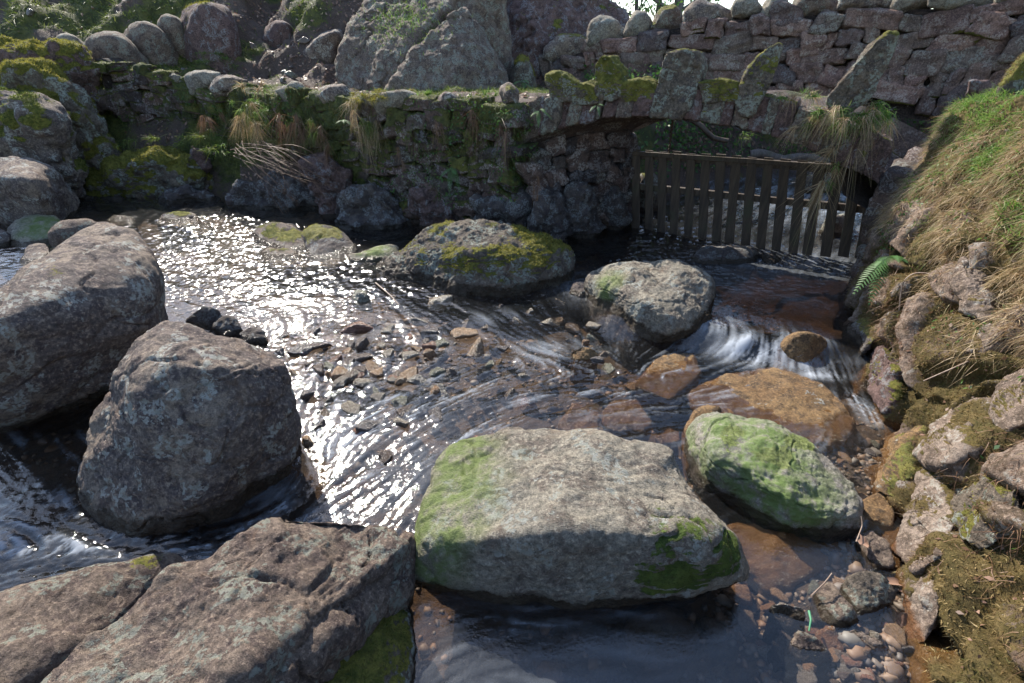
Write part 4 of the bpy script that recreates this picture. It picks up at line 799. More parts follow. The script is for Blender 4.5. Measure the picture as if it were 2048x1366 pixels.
# ---- great outcrop (two leaning masses) and the cliff behind
def pyr(front, Y, back, **kw):
    P = [at_y(x, y, Y + d) for x, y, d in front]; P += [p + np.array([0, back, -.3]) for p in P]; P += [p + np.array([0, 0, -.6]) for p in P if p[2] < 1.7]
    return hull_rock(P, **kw)
v, f = pyr([(680, 168, .1), (682, 105, .2), (700, 60, .4), (740, 0, .8), (790, -70, 1.1), (930, -70, 1.2), (905, 10, .3), (860, 60, -.1), (800, 120, -.45), (780, 172, -.55), (720, 182, -.3)], 8.6, 1.5, sub=7, p=30, seed=290, amp=.05, freq=1.1, fine=.03, strata=((.75, .2, .65), 4.0, .05), crack=.06)
v2, f2 = pyr([(775, 192, -.5), (800, 130, -.35), (850, 80, -.1), (905, 15, .1), (930, 8, .2), (958, 38, .25), (988, 92, .25), (1008, 150, .2), (1016, 192, .2), (900, 200, -.7), (915, 100, -.35)], 8.35, 1.6, sub=7, p=30, seed=291, amp=.06, freq=1.1, fine=.03, strata=((.8, .2, -.6), 3.4, .05), crack=.06)
v3, f3 = pyr([(760, 100, .6), (780, -60, 1.2), (900, -110, 1.1), (985, -60, .9), (1010, 40, .8), (1030, 180, .8), (860, 40, .3), (960, 60, .45)], 8.6, 1.5, sub=6, p=24, seed=292, amp=.08, freq=1.1, fine=.03, strata=((.8, .2, .5), 4.0, .05), crack=.05)
V = np.concatenate([v, v2, v3]); F = np.concatenate([f, f2 + len(v), f3 + len(v) + len(v2)]); OUTC = (V, F)
oc = finish_rock("rock_outcrop", V, F, 'rock_slab', "great layered rock outcrop rising behind the path, a strip of grass across its shoulder", "rock outcrop", moss=.12, up=.6, seed=290, water=False, fuzz='mossf_dark', fuzzd=1500, fuzzL=.04, fuzzW=.012)
v, f = pyr([(850, 195, .2), (870, -60, 1.0), (1000, -160, 1.4), (1120, -120, 1.2), (1200, -60, .8), (1232, 10, .6), (1262, 40, .5), (1255, 110, .2), (1180, 150, .1), (1080, 190, -.2), (1050, 40, -.1), (1150, 60, .1)], 10.9, 2.5, sub=7, p=20, seed=295, amp=.20, freq=.9, fine=.06, strata=((.9, .2, .1), 2.4, .08), crack=.08)
finish_rock("cliff", v, f, 'rock_red', "dark rock cliff behind the outcrop, above the left end of the boundary wall", "cliff", moss=.24, up=.3, seed=295, water=False, fuzz='mossf_dark', fuzzd=700, fuzzL=.05, fuzzW=.015)

# ---- boundary wall on the far side of the path
BW = [(1085, 128, 10.6), (1180, 92, 10.0), (1280, 62, 9.5), (1400, 42, 9.1), (1500, 32, 8.8), (1650, 22, 8.4), (1800, 12, 8.0), (1950, 5, 7.5), (2150, 0, 6.9), (2400, -10, 6.2)]
WP = [at_y(*a) for a in BW]; path = [(p[0], p[1]) for p in WP]; tops = [p[2] for p in WP]; bots = [1.25] * len(tops)
bw = thing("boundary_wall", (3.5, 8.9, 1.3), "pinkish dry stone wall with a row of rounded capstones, along the far side of the path", "stone wall")
ac = stonework(path, tops, bots, (.11, .27), (.18, .55), .34, 1, 9, sub=4, p=14, rough=.014)
put_stonework("stonework", ac, M['wall_far'], .32, .45, 9, bw, fuzz='mossf_dark', dens=900, L=.04, W=.01)
bp_ = np.array([[(x - .02, y - .03, 1.1), (x - .02, y - .03, zt - .05), (x + .1, y + .5, zt - .05), (x + .1, y + .5, 1.1)] for (x, y), zt in zip(path, tops)]).reshape(-1, 3)
mkmesh("backing", bp_, grid_faces(len(path), 4), M['mortar'], {"moss": np.full(len(bp_), .3), "wet": np.zeros(len(bp_)), "rnd": np.zeros(len(bp_)), "algae": np.zeros(len(bp_))}, parent=bw, origin=np.array(bw.location))
r_ = np.random.default_rng(31); px = 1088.
pth = np.array([(a[0], a[1], a[2]) for a in BW], float)
k = 0
while px < 2080:
    wd = r_.uniform(75, 165) * (.62 + .38 * (px - 1088) / 900); c = px + wd / 2; py = np.interp(c, pth[:, 0], pth[:, 1]); Y = np.interp(c, pth[:, 0], pth[:, 2]); hh = r_.uniform(30, 46) * (1.25 if px < 1300 else 1.1)
    tilt = r_.uniform(-4, 10); ol = [(px - 2, py + 8), (px + 3, py - hh * .55 + tilt), (c - wd * .15, py - hh * .95), (c + wd * .25, py - hh * .85 - tilt * .5), (px + wd + 2, py - hh * .3), (px + wd, py + 8), (c, py + 12)]
    v, f = blob(ol, Y + .05, .12, .28, sub=5, p=12, seed=300 + k, amp=.05, freq=2.5, fine=.010)
    finish_rock("coping_stone", v, f, ['rock_grey', 'rock_light', 'rock_light', 'rock_slab'][k % 4], None, moss=.18 + .2 * (k % 3 == 0), seed=300 + k, water=False, parent=bw)
    px += wd * .93; k += 1

# ================================================================== THE LITTLE BRIDGE
A = np.array([.17, 5.5]); B = np.array([2.95, 4.1]); nrm = np.array([B[1] - A[1], A[0] - B[0]]); nrm = -nrm / np.linalg.norm(nrm)   # points away from the viewer
n3 = np.array([nrm[0], nrm[1], 0])
def bp(x, y): return at_plane(x, y, A, B)
br = thing("stone_bridge", (1.6, 5.0, 0), "small humped stone footbridge with upright pointed stones along its edge", "bridge")
EXT = [(1034, 208), (1075, 198), (1120, 192), (1200, 186), (1300, 180), (1400, 180), (1480, 186), (1560, 200), (1640, 222), (1700, 245), (1790, 285)]
INT = [(1031, 294), (1062, 278), (1105, 260), (1165, 243), (1250, 232), (1335, 231), (1405, 241), (1490, 257), (1577, 278), (1650, 308), (1760, 370)]
EX = np.array([bp(*p) for p in EXT]); IN = np.array([bp(*p) for p in INT])
def resample(P, n):
    c = np.r_[0, np.cumsum(np.linalg.norm(np.diff(P, axis=0), axis=1))]; return np.stack([np.interp(np.linspace(0, c[-1], n), c, P[:, k]) for k in range(3)], 1)
nv_ = 27; e_, i_ = resample(EX, 200), resample(IN, 200); r_ = np.random.default_rng(77); ts = np.sort(np.linspace(0, 1, nv_ + 1) + r_.normal(0, .006, nv_ + 1)); ts[0] = 0; ts[-1] = 1
def bblock(name, pts, back, seed, mat='rock_red', moss=.25, up=.6, p=22, sub=5, mp=None, front=.0, fz='mossf', amp=.018, fuzzd=8000):
    P = [np.array(q) - n3 * front for q in pts] + [np.array(q) + n3 * back for q in pts]
    v, f = hull_rock(P, sub=sub, p=p, seed=seed, amp=amp, freq=4, fine=.010, crack=.008, grow=1.02)
    return finish_rock(name, v, f, mat, None, moss=moss, up=up, seed=seed, water=False, parent=br, mpts=mp, fuzz=fz, fuzzd=fuzzd, fuzzL=.022, fuzzW=.006)
for k in range(nv_):
    a, b = int(ts[k] * 199), int(ts[k + 1] * 199); g = .006
    q = [e_[a], e_[b], i_[b], i_[a]]; c = np.mean(q, 0); q = [c + (x - c) * .985 for x in q]; q[0] = q[0] + [0, 0, r_.uniform(-.03, .03)]; q[1] = q[1] + [0, 0, r_.uniform(-.03, .02)]
    bblock("arch_stone", q, .28, 400 + k, mat=['rock_red', 'rock_slab', 'rock_red', 'rock_moss'][k % 4], front=r_.uniform(-.015, .03), moss=.14 + .25 * (k % 5 == 0), mp=[((q[0] + q[1]) / 2, .12, .45)])
UP = [([(1098, 152), (1120, 147), (1162, 170), (1170, 190), (1150, 200), (1108, 205)], .14, .45, "short slanting"), ([(1192, 132), (1205, 113), (1223, 112), (1246, 146), (1248, 190), (1222, 200), (1198, 192)], .16, .62, "squat mossy"),
      ([(1333, 110), (1376, 101), (1402, 110), (1403, 150), (1388, 195), (1362, 236), (1306, 229), (1314, 185)], .16, .30, "broad blocky"), ([(1472, 200), (1490, 152), (1530, 100), (1555, 87), (1566, 95), (1556, 125), (1524, 188), (1500, 226), (1480, 228)], .14, .42, ""), 
      ([(1658, 205), (1686, 160), (1742, 92), (1770, 69), (1791, 70), (1788, 95), (1752, 165), (1738, 200), (1705, 222), (1662, 222)], .16, .42, ""), ([(1400, 165), (1440, 158), (1476, 165), (1480, 200), (1405, 205)], .14, .62, ""), ([(1248, 165), (1290, 158), (1318, 172), (1318, 200), (1250, 205)], .14, .62, ""), ([(1150, 178), (1175, 165), (1196, 175), (1196, 205), (1150, 208)], .12, .6, "")]
for k, (ol, dp, ms, _l) in enumerate(UP):
    q = [bp(*p) for p in ol]; top = q[int(np.argmax([x[2] for x in q]))]
    bblock("upright_stone" if k < 5 else "edge_stone", q, dp, 440 + k, mat='rock_moss', front=.04, moss=ms - .08, up=.35, p=15, sub=6, mp=[(top, .22, .55 if k != 2 else .35)], fz='mossf', fuzzd=14000)
# deck and barrel vault behind the ring
BV = np.array([.75, .95, 0.0]); nseg = 30
e2 = resample(EX, nseg); i2 = resample(IN, nseg); bl = np.array([1.18, .5, 0]); brt = np.array([.75, .6, 0])
lerp = np.linspace(0, 1, nseg)[:, None]; off = bl * (1 - lerp) + brt * lerp
nw = 14; soff = []; dk = []
for k in range(nw):
    t = k / (nw - 1); soff.append(i2 + off * t * 1.0 + np.array([0, 0, .012])); d_ = e2 + n3 * .1 + off * t; d_[:, 2] -= .05 + .5 * sstep(.80, .95, lerp[:, 0]); dk.append(d_)
soff = np.array(soff).reshape(-1, 3); dk = np.array(dk).reshape(-1, 3); dk[:, 2] += .02 * fbm(dk * 5, 3, 3); soff[:, 2] += .03 * fbm(soff * 5, 3, 4) + .012 * fbm(soff * 20, 3, 4)
zero = lambda v, m=.1: {"moss": np.clip(.25 * fbm(v * 3, 3, 9) + m, 0, 1), "wet": np.zeros(len(v)), "algae": np.zeros(len(v)), "rnd": np.full(len(v), .4)}
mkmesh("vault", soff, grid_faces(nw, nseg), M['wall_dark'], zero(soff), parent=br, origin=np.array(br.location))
mkmesh("deck", dk, grid_faces(nw, nseg), M['ground'], {"moss": np.clip(.4 + .4 * fbm(dk * 4, 3, 6), 0, 1), "bed": np.zeros(len(dk))}, parent=br, origin=np.array(br.location))
bk_ = np.array([[a, b] for a, b in zip(e2 + off + n3 * .1 - [0, 0, .05], i2 + off)]).reshape(-1, 3); mkmesh("back_face", bk_, grid_faces(nseg, 2), M['wall'], zero(bk_), parent=br, origin=np.array(br.location))
# left abutment: inner wall running back to the gate
ac = stonework([(A[0] + .02, A[1] + .06), (.75, 5.8), (1.38, 6.02)], [1.06, 1.10, 1.08], [-.3, -.3, -.3], (.11, .2), (.13, .3), .26, 1, 15, sub=4, p=12, rough=.014)
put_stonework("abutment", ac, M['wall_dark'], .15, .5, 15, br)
q_ = np.array([[(A[0], A[1] + .14, -.4), (A[0], A[1] + .14, 1.2)], [(.73, 5.93, -.4), (.73, 5.93, 1.2)], [(1.38, 6.14, -.4), (1.38, 6.14, 1.2)]]).reshape(-1, 3); mkmesh("abutment_core", q_, grid_faces(3, 2), M['mortar'], zero(q_), parent=br, origin=np.array(br.location))
# right abutment, mostly under grass
ac = stonework([(3.05, 4.0), (3.3, 4.3), (3.75, 4.75)], [1.15, 1.1, 1.05], [-.3, -.3, -.3], (.12, .2), (.15, .3), .26, -1, 16, sub=3, p=7)
put_stonework("abutment", ac, M['wall_dark'], .3, .5, 16, br)

# ================================================================== THE WOODEN GATE
G0, G1 = np.array([1.37, 5.98]), np.array([3.78, 4.52]); gd = (G1 - G0); GL = np.linalg.norm(gd); gd = gd / GL; gn = np.array([gd[1], -gd[0]])  # gn towards the viewer
gate = thing("wooden_gate", (G0[0], G0[1], .5), "dark wooden slatted water gate hanging across the stream under the bridge", "gate")
def plank(name, c0, c1, w_, th, up=(0, 0, 1), seed=1, wdir=None):
    c0, c1 = np.array(c0), np.array(c1); ax = c1 - c0; L = np.linalg.norm(ax); ax = ax / L; wd = np.array(wdir); wd = wd / np.linalg.norm(wd); td = np.cross(ax, wd)
    n = 14; ring = np.array([(-1, -.72), (-.88, -1), (.88, -1), (1, -.72), (1, .72), (.88, 1), (-.88, 1), (-1, .72)]); r_ = np.random.default_rng(seed); V = []
    for k in range(n):
        t = k / (n - 1); c = c0 + ax * L * t; ww = w_ / 2 * (1 + .05 * math.sin(t * 9 + seed)); V.append(c + ring[:, :1] * wd * ww + ring[:, 1:] * td * th / 2)
    V = np.array(V).reshape(-1, 3); F = [[k * 8 + j, k * 8 + (j + 1) % 8, (k + 1) * 8 + (j + 1) % 8, (k + 1) * 8 + j] for k in range(n - 1) for j in range(8)]
    F += [[0, 1, 2, 3], [0, 3, 4, 7], [4, 5, 6, 7]]; b = (n - 1) * 8; F += [[b + 3, b + 2, b + 1, b], [b + 7, b + 4, b + 3, b], [b + 7, b + 6, b + 5, b + 4]]
    V = V + .002 * fbm(V * 30, 2, seed)[:, None]
    return mkmesh(name, V, np.array(F), M['wood'], parent=gate, origin=np.array(gate.location), smooth=False)
def gp(s, z, o=0.): q = G0 + gd * s + gn * o; return (q[0], q[1], z)
gd3 = (gd[0], gd[1], 0)
ns = 19
for k in range(ns):
    s = .05 + (GL - .1) * k / (ns - 1); zt = .965 + .07 * k / ns + random.uniform(-.008, .008); zb = .03 + (.17 * max(0, (k - 7) / 11)) + random.uniform(-.012, .012); tl = random.uniform(-.012, .012)
    sw = .04 * math.sin(k * .9)
    plank("slat", gp(s + tl + .13, zb, .05 + .02), gp(s, zt, .05), .092, .022, seed=k, wdir=gd3)
plank("top_rail", gp(-.06, .925, .08), gp(GL + .05, .995, .08), .045, .022, seed=31, wdir=(0, 0, 1))
plank("rail", gp(-.05, .90, .01), gp(GL + .05, .97, .01), .08, .04, seed=33, wdir=(0, 0, 1))
plank("rail", gp(-.05, .56, .02), gp(GL + .05, .62, .02), .07, .045, seed=32, wdir=(0, 0, 1))
plank("post", gp(-.04, -.2, .0), gp(-.04, 1.0, .0), .10, .10, seed=35, wdir=gd3)
chain = Acc(); top_ = at_y(1346, 235, 5.6); pts = np.linspace(top_, np.array(gp(.42, .95, .05)), 40); pts[:, 0] += .006 * np.sin(np.arange(40) * 1.6); v, f = tube(pts, .012, .012, 6); chain.add(v, f)
chain.build("chain", M['wood'], parent=gate, origin=np.array(gate.location))

# ================================================================== RIGHT BANK
SB = np.array([(1.30, -.6), (1.30, .4), (1.36, .95), (1.60, 1.3), (1.88, 1.74), (2.10, 2.1), (2.26, 2.45), (2.42, 2.9), (2.58, 3.3), (2.78, 3.7), (2.98, 4.0), (3.3, 4.25)])
CB = np.array([(2.55, -1.0, 1.55), (2.62, .2, 1.62), (2.66, .8, 1.66), (2.8, 1.4, 1.66), (2.95, 1.9, 1.66), (3.05, 2.4, 1.68), (3.1, 2.9, 1.70), (3.12, 3.3, 1.68), (3.16, 3.65, 1.62), (3.22, 3.95, 1.56), (3.45, 4.15, 1.54), (3.8, 4.35, 1.52)])
nu, nb = 620, 330
uu = np.linspace(0, len(SB) - 1, nu); ii = np.arange(len(SB))
Sx = np.stack([np.interp(uu, ii, SB[:, 0]), np.interp(uu, ii, SB[:, 1])], 1); Cx = np.stack([np.interp(uu, ii, CB[:, k]) for k in range(3)], 1)
def sm(a, k=25):
    pad = np.pad(a, ((k, k), (0, 0)), mode='edge'); ker = np.ones(2 * k + 1) / (2 * k + 1); return np.stack([np.convolve(pad[:, j], ker, 'valid') for j in range(a.shape[1])], 1)
Sx, Cx = sm(Sx), sm(Cx)
bb = np.linspace(0, 1, nb); BVv = np.zeros((nu, nb, 3))
face = np.clip(bb / .8, 0, 1); topb = np.clip((bb - .8) / .2, 0, 1)
hx = face ** 1.25 * .97; hz = 1 - (1 - face) ** 1.35
for k in range(2):
    BVv[:, :, k] = Sx[:, k:k + 1] * (1 - hx) + Cx[:, k:k + 1] * hx
BVv[:, :, 2] = -.32 + (Cx[:, 2:3] + .32) * hz
d2 = Cx[:, :2] - Sx; d2 /= np.linalg.norm(d2, axis=1)[:, None]
for k in range(2): BVv[:, :, k] += d2[:, k:k + 1] * topb * .9
bvv = BVv.reshape(-1, 3); bff = grid_faces(nu, nb)
N = vnormals(bvv, bff)
if N[:, 2].mean() < 0: bff = bff[:, ::-1]; N = -N
st1, st2, sid = cell(bvv * np.array([2.2, 2.2, 2.9]) + .35 * np.stack([fbm(bvv * 2.5, 2, 1), fbm(bvv * 2.5, 2, 2), fbm(bvv * 2.5, 2, 3)], 1), 12)
dome = sstep(0, .30, st2 - st1); upper = sstep(.95, 1.35, bvv[:, 2] + .15 * fbm(bvv * 2, 2, 7)); 
dis = .05 * fbm(bvv * 1.6, 3, 61) + (.12 * dome - .06) * (1 - .75 * upper) + .02 * fbm(bvv * 9, 4, 62) + .008 * fbm(bvv * 34, 3, 63)
dis = dis * np.clip((1 - topb)[None, :].repeat(nu, 0).ravel() + .3, 0, 1)
bvv = bvv + N * dis[:, None]; N = vnormals(bvv, bff)
bare = np.clip(sstep(.62, .74, sid) + .6 * sstep(.1, .5, fbm(bvv * 3, 3, 71)), 0, 1) * dome * (1 - upper)
bm_ = np.clip(.66 + .34 * fbm(bvv * 5, 4, 64) - .5 * bare + .25 * (1 - dome) + .3 * upper, 0, 1)
bwet = np.clip(1.1 - (bvv[:, 2] + .01) / .10, 0, 1)
bank = tag(mkmesh("bank", bvv, bff, M['bank'], {"moss": bm_, "wet": bwet, "algae": np.zeros(len(bvv))}), kind="structure")
BANKV, BANKF, BANKN = bvv, bff, N
sc = scatter(bvv, bff, 13000, np.clip(bm_ - .45, 0, .3) / .3 * (1 - .8 * upper) * (bvv[:, 2] > .03), 5, 75000); P, n = sc
V, F, r1, t1 = blades(P, n * .8 + np.array([0, 0, .2]), .015, .005, .3, .6, 1, 6)
cl = .5 + .6 * fbm(P * 6, 3, 44)
tag(mkmesh("moss", V, F, M['mossf_brown'], {"rnd": np.clip(np.repeat(cl, 4) * .7 + r1 * .3, 0, 1), "tt": t1}), "brown-green moss coating the stones of the right bank", "moss", kind="stuff")

# stones built into the bank
BST = [([(1800, 1090), (1815, 1010), (1850, 955), (1890, 975), (1905, 1060), (1885, 1110), (1830, 1150)], .0, 1.88, 'rock_pink', "pale pink upright stone at the foot of the right bank, beside the lime green boulder"),
       ([(1905, 560), (1925, 520), (1960, 535), (1990, 590), (1975, 640), (1920, 620)], 0, 2.75, 'rock_pink', "pale stone showing through dry grass half way up the right bank"),
       ([(1925, 700), (1960, 650), (2010, 655), (2030, 700), (1985, 745), (1940, 750)], 0, 2.35, 'rock_pink', "pinkish-white stone in the right bank below the dry grass"),
       ([(1985, 830), (2010, 770), (2080, 730), (2120, 800), (2060, 860), (2000, 870)], 0, 2.0, 'rock_pink', "large pale stone at the right edge with a dark hollow beneath it"),
       ([(1725, 760), (1735, 700), (1765, 690), (1790, 740), (1800, 800), (1765, 830)], 0, 2.75, 'rock_red', "dark red upright stone at the waterline of the right bank, beside the white water"),
       ([(1685, 690), (1695, 655), (1730, 650), (1745, 680), (1720, 715)], 0, 3.05, 'rock_wet', "wet black stone at the inner corner of the right bank"),
       ([(1840, 1060), (1880, 900), (1950, 880), (2030, 910), (2060, 1000), (1960, 1080)], 0, 1.85, 'rock_moss', "large moss-covered stone bulging from the lower right bank")]
BST = [BST[0][:1] + (0, 0) + BST[0][3:]] + BST[1:] if False else BST[:6]
def proj(v):
    u_ = v - np.array([0, 0, CAMZ]); dep = u_[:, 1] * CP - u_[:, 2] * SP; return 1024 + 1000 * u_[:, 0] / dep, 683 - 1000 * (u_[:, 1] * SP + u_[:, 2] * CP) / dep, dep
BPX, BPY, BDEP = proj(BANKV)
def bank_Y(x, y):
    k = (np.hypot(BPX - x, BPY - y) < 14) & (BDEP > .3)
    return float(BANKV[k][np.argmin(BDEP[k]), 1]) if k.any() else None
BST += [([(1800, 1230), (1815, 1180), (1860, 1165), (1880, 1230), (1850, 1290), (1810, 1290)], 0, 1.3, 'rock_pink', "rust-stained stone at the waterline of the right bank, below the pale pink one"),
        ([(1755, 930), (1775, 880), (1810, 890), (1825, 950), (1800, 1000), (1765, 985)], 0, 1.9, 'rock_orange', "wet orange stone at the foot of the right bank, above the pale pink one"),
        ([(1830, 900), (1870, 850), (1940, 850), (1960, 900), (1900, 930), (1850, 930)], 0, 2.0, 'rock_pink', "low pinkish stone with a mossy top, in the right bank above the pale pink one"),
        ([(1900, 1010), (1960, 950), (2030, 975), (2040, 1060), (1970, 1100), (1915, 1075)], 0, 1.7, 'rock_moss', "rounded moss-draped stone bulging from the lower right bank")]
for k, (ol, _z, Y, mt, lab) in enumerate(BST):
    cx_, cy_ = np.mean(ol, 0); Yb = bank_Y(cx_, cy_) or Y
    P = [at_y(x, y, (bank_Y(x, y) or Yb) + .02) for x, y in ol]; cc_ = np.mean(P, 0)
    P += [p * .45 + cc_ * .55 + np.array([-.03, -.025, .015]) for p in P] + [p + np.array([.16, .12, -.03]) for p in P]
    v, f = hull_rock(P, sub=6, p=15, seed=500 + k, amp=.03, freq=4, fine=.010, crack=.012)
    finish_rock("stone", v, f, mt, lab, "stone", moss=.40 if mt == 'rock_pink' else .55, seed=500 + k, water=True, wet=.04, fuzz='mossf_brown', fuzzd=12000)
# standing stone at the right edge and a small square one
v, f = blob([(1985, 200), (2010, 160), (2048, 112), (2090, 90), (2120, 130), (2120, 230), (2000, 225)], 3.75, .08, .15, sub=5, p=14, seed=520, amp=.03, freq=3, fine=.01)
finish_rock("standing_stone", v, f, 'rock_moss', "slanting mossy standing stone cut by the right edge, above the grass", "standing stone", moss=.5, up=.2, seed=520, water=False, fuzz='mossf_brown', fuzzd=9000, fuzzL=.02)
v, f = blob([(1928, 195), (1935, 160), (1950, 155), (1978, 162), (1972, 200), (1940, 205)], 4.6, .05, .1, sub=4, p=16, seed=521, amp=.02, freq=3)
finish_rock("stone", v, f, 'rock_red', "small square stone set upright on the path edge, left of the slanting standing stone", "stone", moss=.2, seed=521, water=False)

# ================================================================== PLANTS
def put_blades(name, P, D, L, W, mat, label=None, cat=None, kind=None, parent=None, origin=None, group=None, **kw):
    V, F, r1, t1 = blades(np.asarray(P), np.asarray(D), L, W, **kw); o = mkmesh(name, V, F, M[mat], {"rnd": r1, "tt": t1}, parent=parent, origin=np.zeros(3) if origin is None else np.array(origin))
    return tag(o, label, cat, group, kind)
down = np.array([-.62, -.25, -.35])
# right bank: green grass near the crest, dry grass falling down the face
P, n = scatter(BANKV, BANKF, 7500, sstep(.95, 1.35, BANKV[:, 2] + .25 * fbm(BANKV * 1.6, 3, 81)) * (BANKV[:, 0] < 4.6) * (.25 + sstep(-.2, .3, fbm(BANKV * 3.5, 2, 82))), 11, 45000)
put_blades("grass", P, n * .45 + np.array([-.15, -.15, .8]), .085, .0055, 'grass', "fresh green grass along the top of the right bank", "grass", "stuff", droop=.7, lean=.45, segs=3, seed=12)
P, n = scatter(BANKV, BANKF, 7500, sstep(.62, .95, BANKV[:, 2] + .22 * fbm(BANKV * 1.8, 3, 83)) * (1 - .75 * sstep(1.5, 1.62, BANKV[:, 2])) * (.15 + sstep(-.1, .25, fbm(BANKV * np.array([3.5, 3.5, 1.5]), 2, 84))), 13, 46000)
put_blades("dry_grass", P, n * .5 + down * .8, .085, .0036, 'straw', "matted dry grass hanging down the face of the right bank", "grass", "stuff", droop=.8, lean=.62, segs=4, seed=14)
P, n = scatter(BANKV, BANKF, 2600, sstep(.65, 1.05, BANKV[:, 2]) * sstep(.0, .4, fbm(BANKV * 2.2, 3, 85)), 15, 15000)
put_blades("grass", P, n * .6 + np.array([-.3, -.2, .4]), .11, .005, 'grass', "green grass mixed into the dry grass half way up the right bank", "grass", "stuff", droop=1.0, lean=.45, segs=3, seed=16)

def tuft(name, base, label, cat, mats, spread=(.08, .05, .03), D=(0, -.3, .6), group=None, seed=1):
    base = np.array(base, float); t = thing(name, base, label, cat, group); r_ = np.random.default_rng(seed)
    for k, (pn, mt, n, L, W, dr, ln) in enumerate(mats):
        nc = max(3, n // 45); cen = r_.normal(0, 1, (nc, 3)); lk = r_.uniform(.45, 1.15, nc); ci = r_.integers(0, nc, n); P = base + (cen[ci] + r_.normal(0, .16, (n, 3))) * np.array(spread); L = L * lk[ci]; Dv = np.tile(np.array(D, float), (n, 1)) + r_.normal(0, .16, (nc, 3))[ci] + (P - base) * (3.0 if name == 'rush_tuft' else .8)
        put_blades(pn, P, Dv, L, W, mt, kind='stuff', parent=t, origin=base, droop=dr, lean=ln, segs=5, seed=seed + k)
    return t
def near(x, y, Y, dy=0): p = at_y(x, y, Y); return p
tuft("grass_tuft", bp(1715, 232) - n3 * .05, "big tuft at the bridge's right end, green on top, long straw below", "grass tuft", [("straw", 'straw', 420, .24, .004, 1.1, .5), ("green_blades", 'grass', 620, .12, .007, .6, .6)], (.14, .05, .05), (-.10, -.35, -.35), seed=21)
tuft("grass_tuft", bp(1668, 330) - n3 * .06, "long straw beard trailing down in front of the right-hand slats of the gate", "grass tuft", [("straw", 'straw', 230, .36, .004, .8, .24), ("green_blades", 'grass', 60, .1, .005, .6, .5)], (.06, .04, .10), (-.02, -.12, -.5), seed=22)
tuft("grass_tuft", bp(1640, 230) - n3 * .06, "tuft curling left off the foot of the largest pointed upright stone", "grass tuft", [("straw", 'straw', 240, .17, .004, 1.2, .35), ("green_blades", 'grass', 150, .12, .006, .7, .5)], (.07, .04, .04), (-.4, -.25, -.1), seed=23)
tuft("grass_tuft", bp(1590, 190) - n3 * .02, "low grassy cushion between the two tallest pointed upright stones", "grass tuft", [("straw", 'straw', 220, .14, .004, 1.2, .5), ("green_blades", 'grass', 220, .07, .005, .4, .5)], (.13, .06, .015), (0, -.15, .5), seed=24)
tuft("rush_tuft", at_y(515, 178, 7.3), "pale spiky rush tuft shining on top of the retaining wall", "rush", [("blades", 'straw', 110, .22, .010, 1.1, .55), ("green_blades", 'grass', 90, .2, .009, 1.0, .5)], (.08, .06, .02), (0, -.1, .6), seed=25)
tuft("grass_tuft", at_y(510, 212, 7.15), "bright green sunlit clump just under the spiky rush", "grass tuft", [("green_blades", 'grass', 420, .10, .007, .8, .6)], (.10, .06, .05), (0, -.5, .4), seed=26)
tuft("grass_tuft", at_y(770, 190, 6.1), "thick olive cushion of mossy grass on the wall between two capstones", "grass tuft", [("straw", 'straw', 120, .12, .005, 1.3, .4), ("green_blades", 'mossf', 1200, .07, .006, .7, .6)], (.17, .07, .03), (0, -.4, .4), seed=27)
tuft("grass_tuft", at_y(720, 205, 6.35), "straggly olive grass left of the thick cushion, spilling over the wall", "grass tuft", [("straw", 'straw', 140, .18, .004, 1.2, .3), ("green_blades", 'mossf', 500, .08, .006, .8, .6)], (.10, .06, .06), (0, -.5, .2), seed=28)
tuft("grass_tuft", at_y(857, 190, 5.98), "small bright green tuft left of the round capstone on the wall", "grass tuft", [("green_blades", 'grass', 130, .08, .006, .3, .4)], (.04, .03, .01), (0, -.1, .7), seed=29)
tuft("grass_tuft", at_y(978, 190, 5.62), "little spiky green tuft near the bridge end of the retaining wall", "grass tuft", [("green_blades", 'grass', 70, .10, .006, .3, .35)], (.04, .02, .01), (.0, -.1, .8), seed=30)
HANG = [((500, 230), 7.0, .55, .12, 330, "curtain of dry grass hanging below the spiky rush"), ((590, 250), 6.75, .5, .12, 330, "dry grass curtain hanging down the wall, right of the one under the rush"), ((640, 265), 6.5, .35, .10, 180, "short dry grass fringe above the reddish overhanging block"),
        ((730, 240), 6.15, .45, .10, 260, "straw hanging below the thick olive cushion"), ((875, 255), 5.75, .38, .03, 60, "thin bundle of pale roots dangling below the round capstone"), ((948, 225), 5.6, .4, .04, 90, "twin strands of straw dangling from the wall near the bridge"), ((1005, 235), 5.4, .4, .04, 70, "dark strands dangling beside the bridge's first arch stone"),
        ((1080, 352), 5.2, .2, .03, 70, "little fan of red-brown stalks on the bridge abutment"), ((795, 305), 5.9, .28, .03, 60, "red-brown roots hanging over the dark lichen-spotted rock"), ((430, 235), 7.6, .3, .12, 160, "faded grass hanging beneath the first two capstones")]
for k, ((x, y), Y, L, sp, n, lab) in enumerate(HANG):
    tuft("hanging_grass", at_y(x, y, Y), lab, "hanging grass", [("strands", 'straw_red' if n < 100 or k in (1, 2, 9) else 'straw', n, L * .62, .0038, .8, .24), ] + ([("green_blades", 'grass_dark', n // 2, .14, .006, 1.2, .6)] if n > 100 else []), (sp, .04, .10), (.02, -.14, -.6), seed=40 + k)
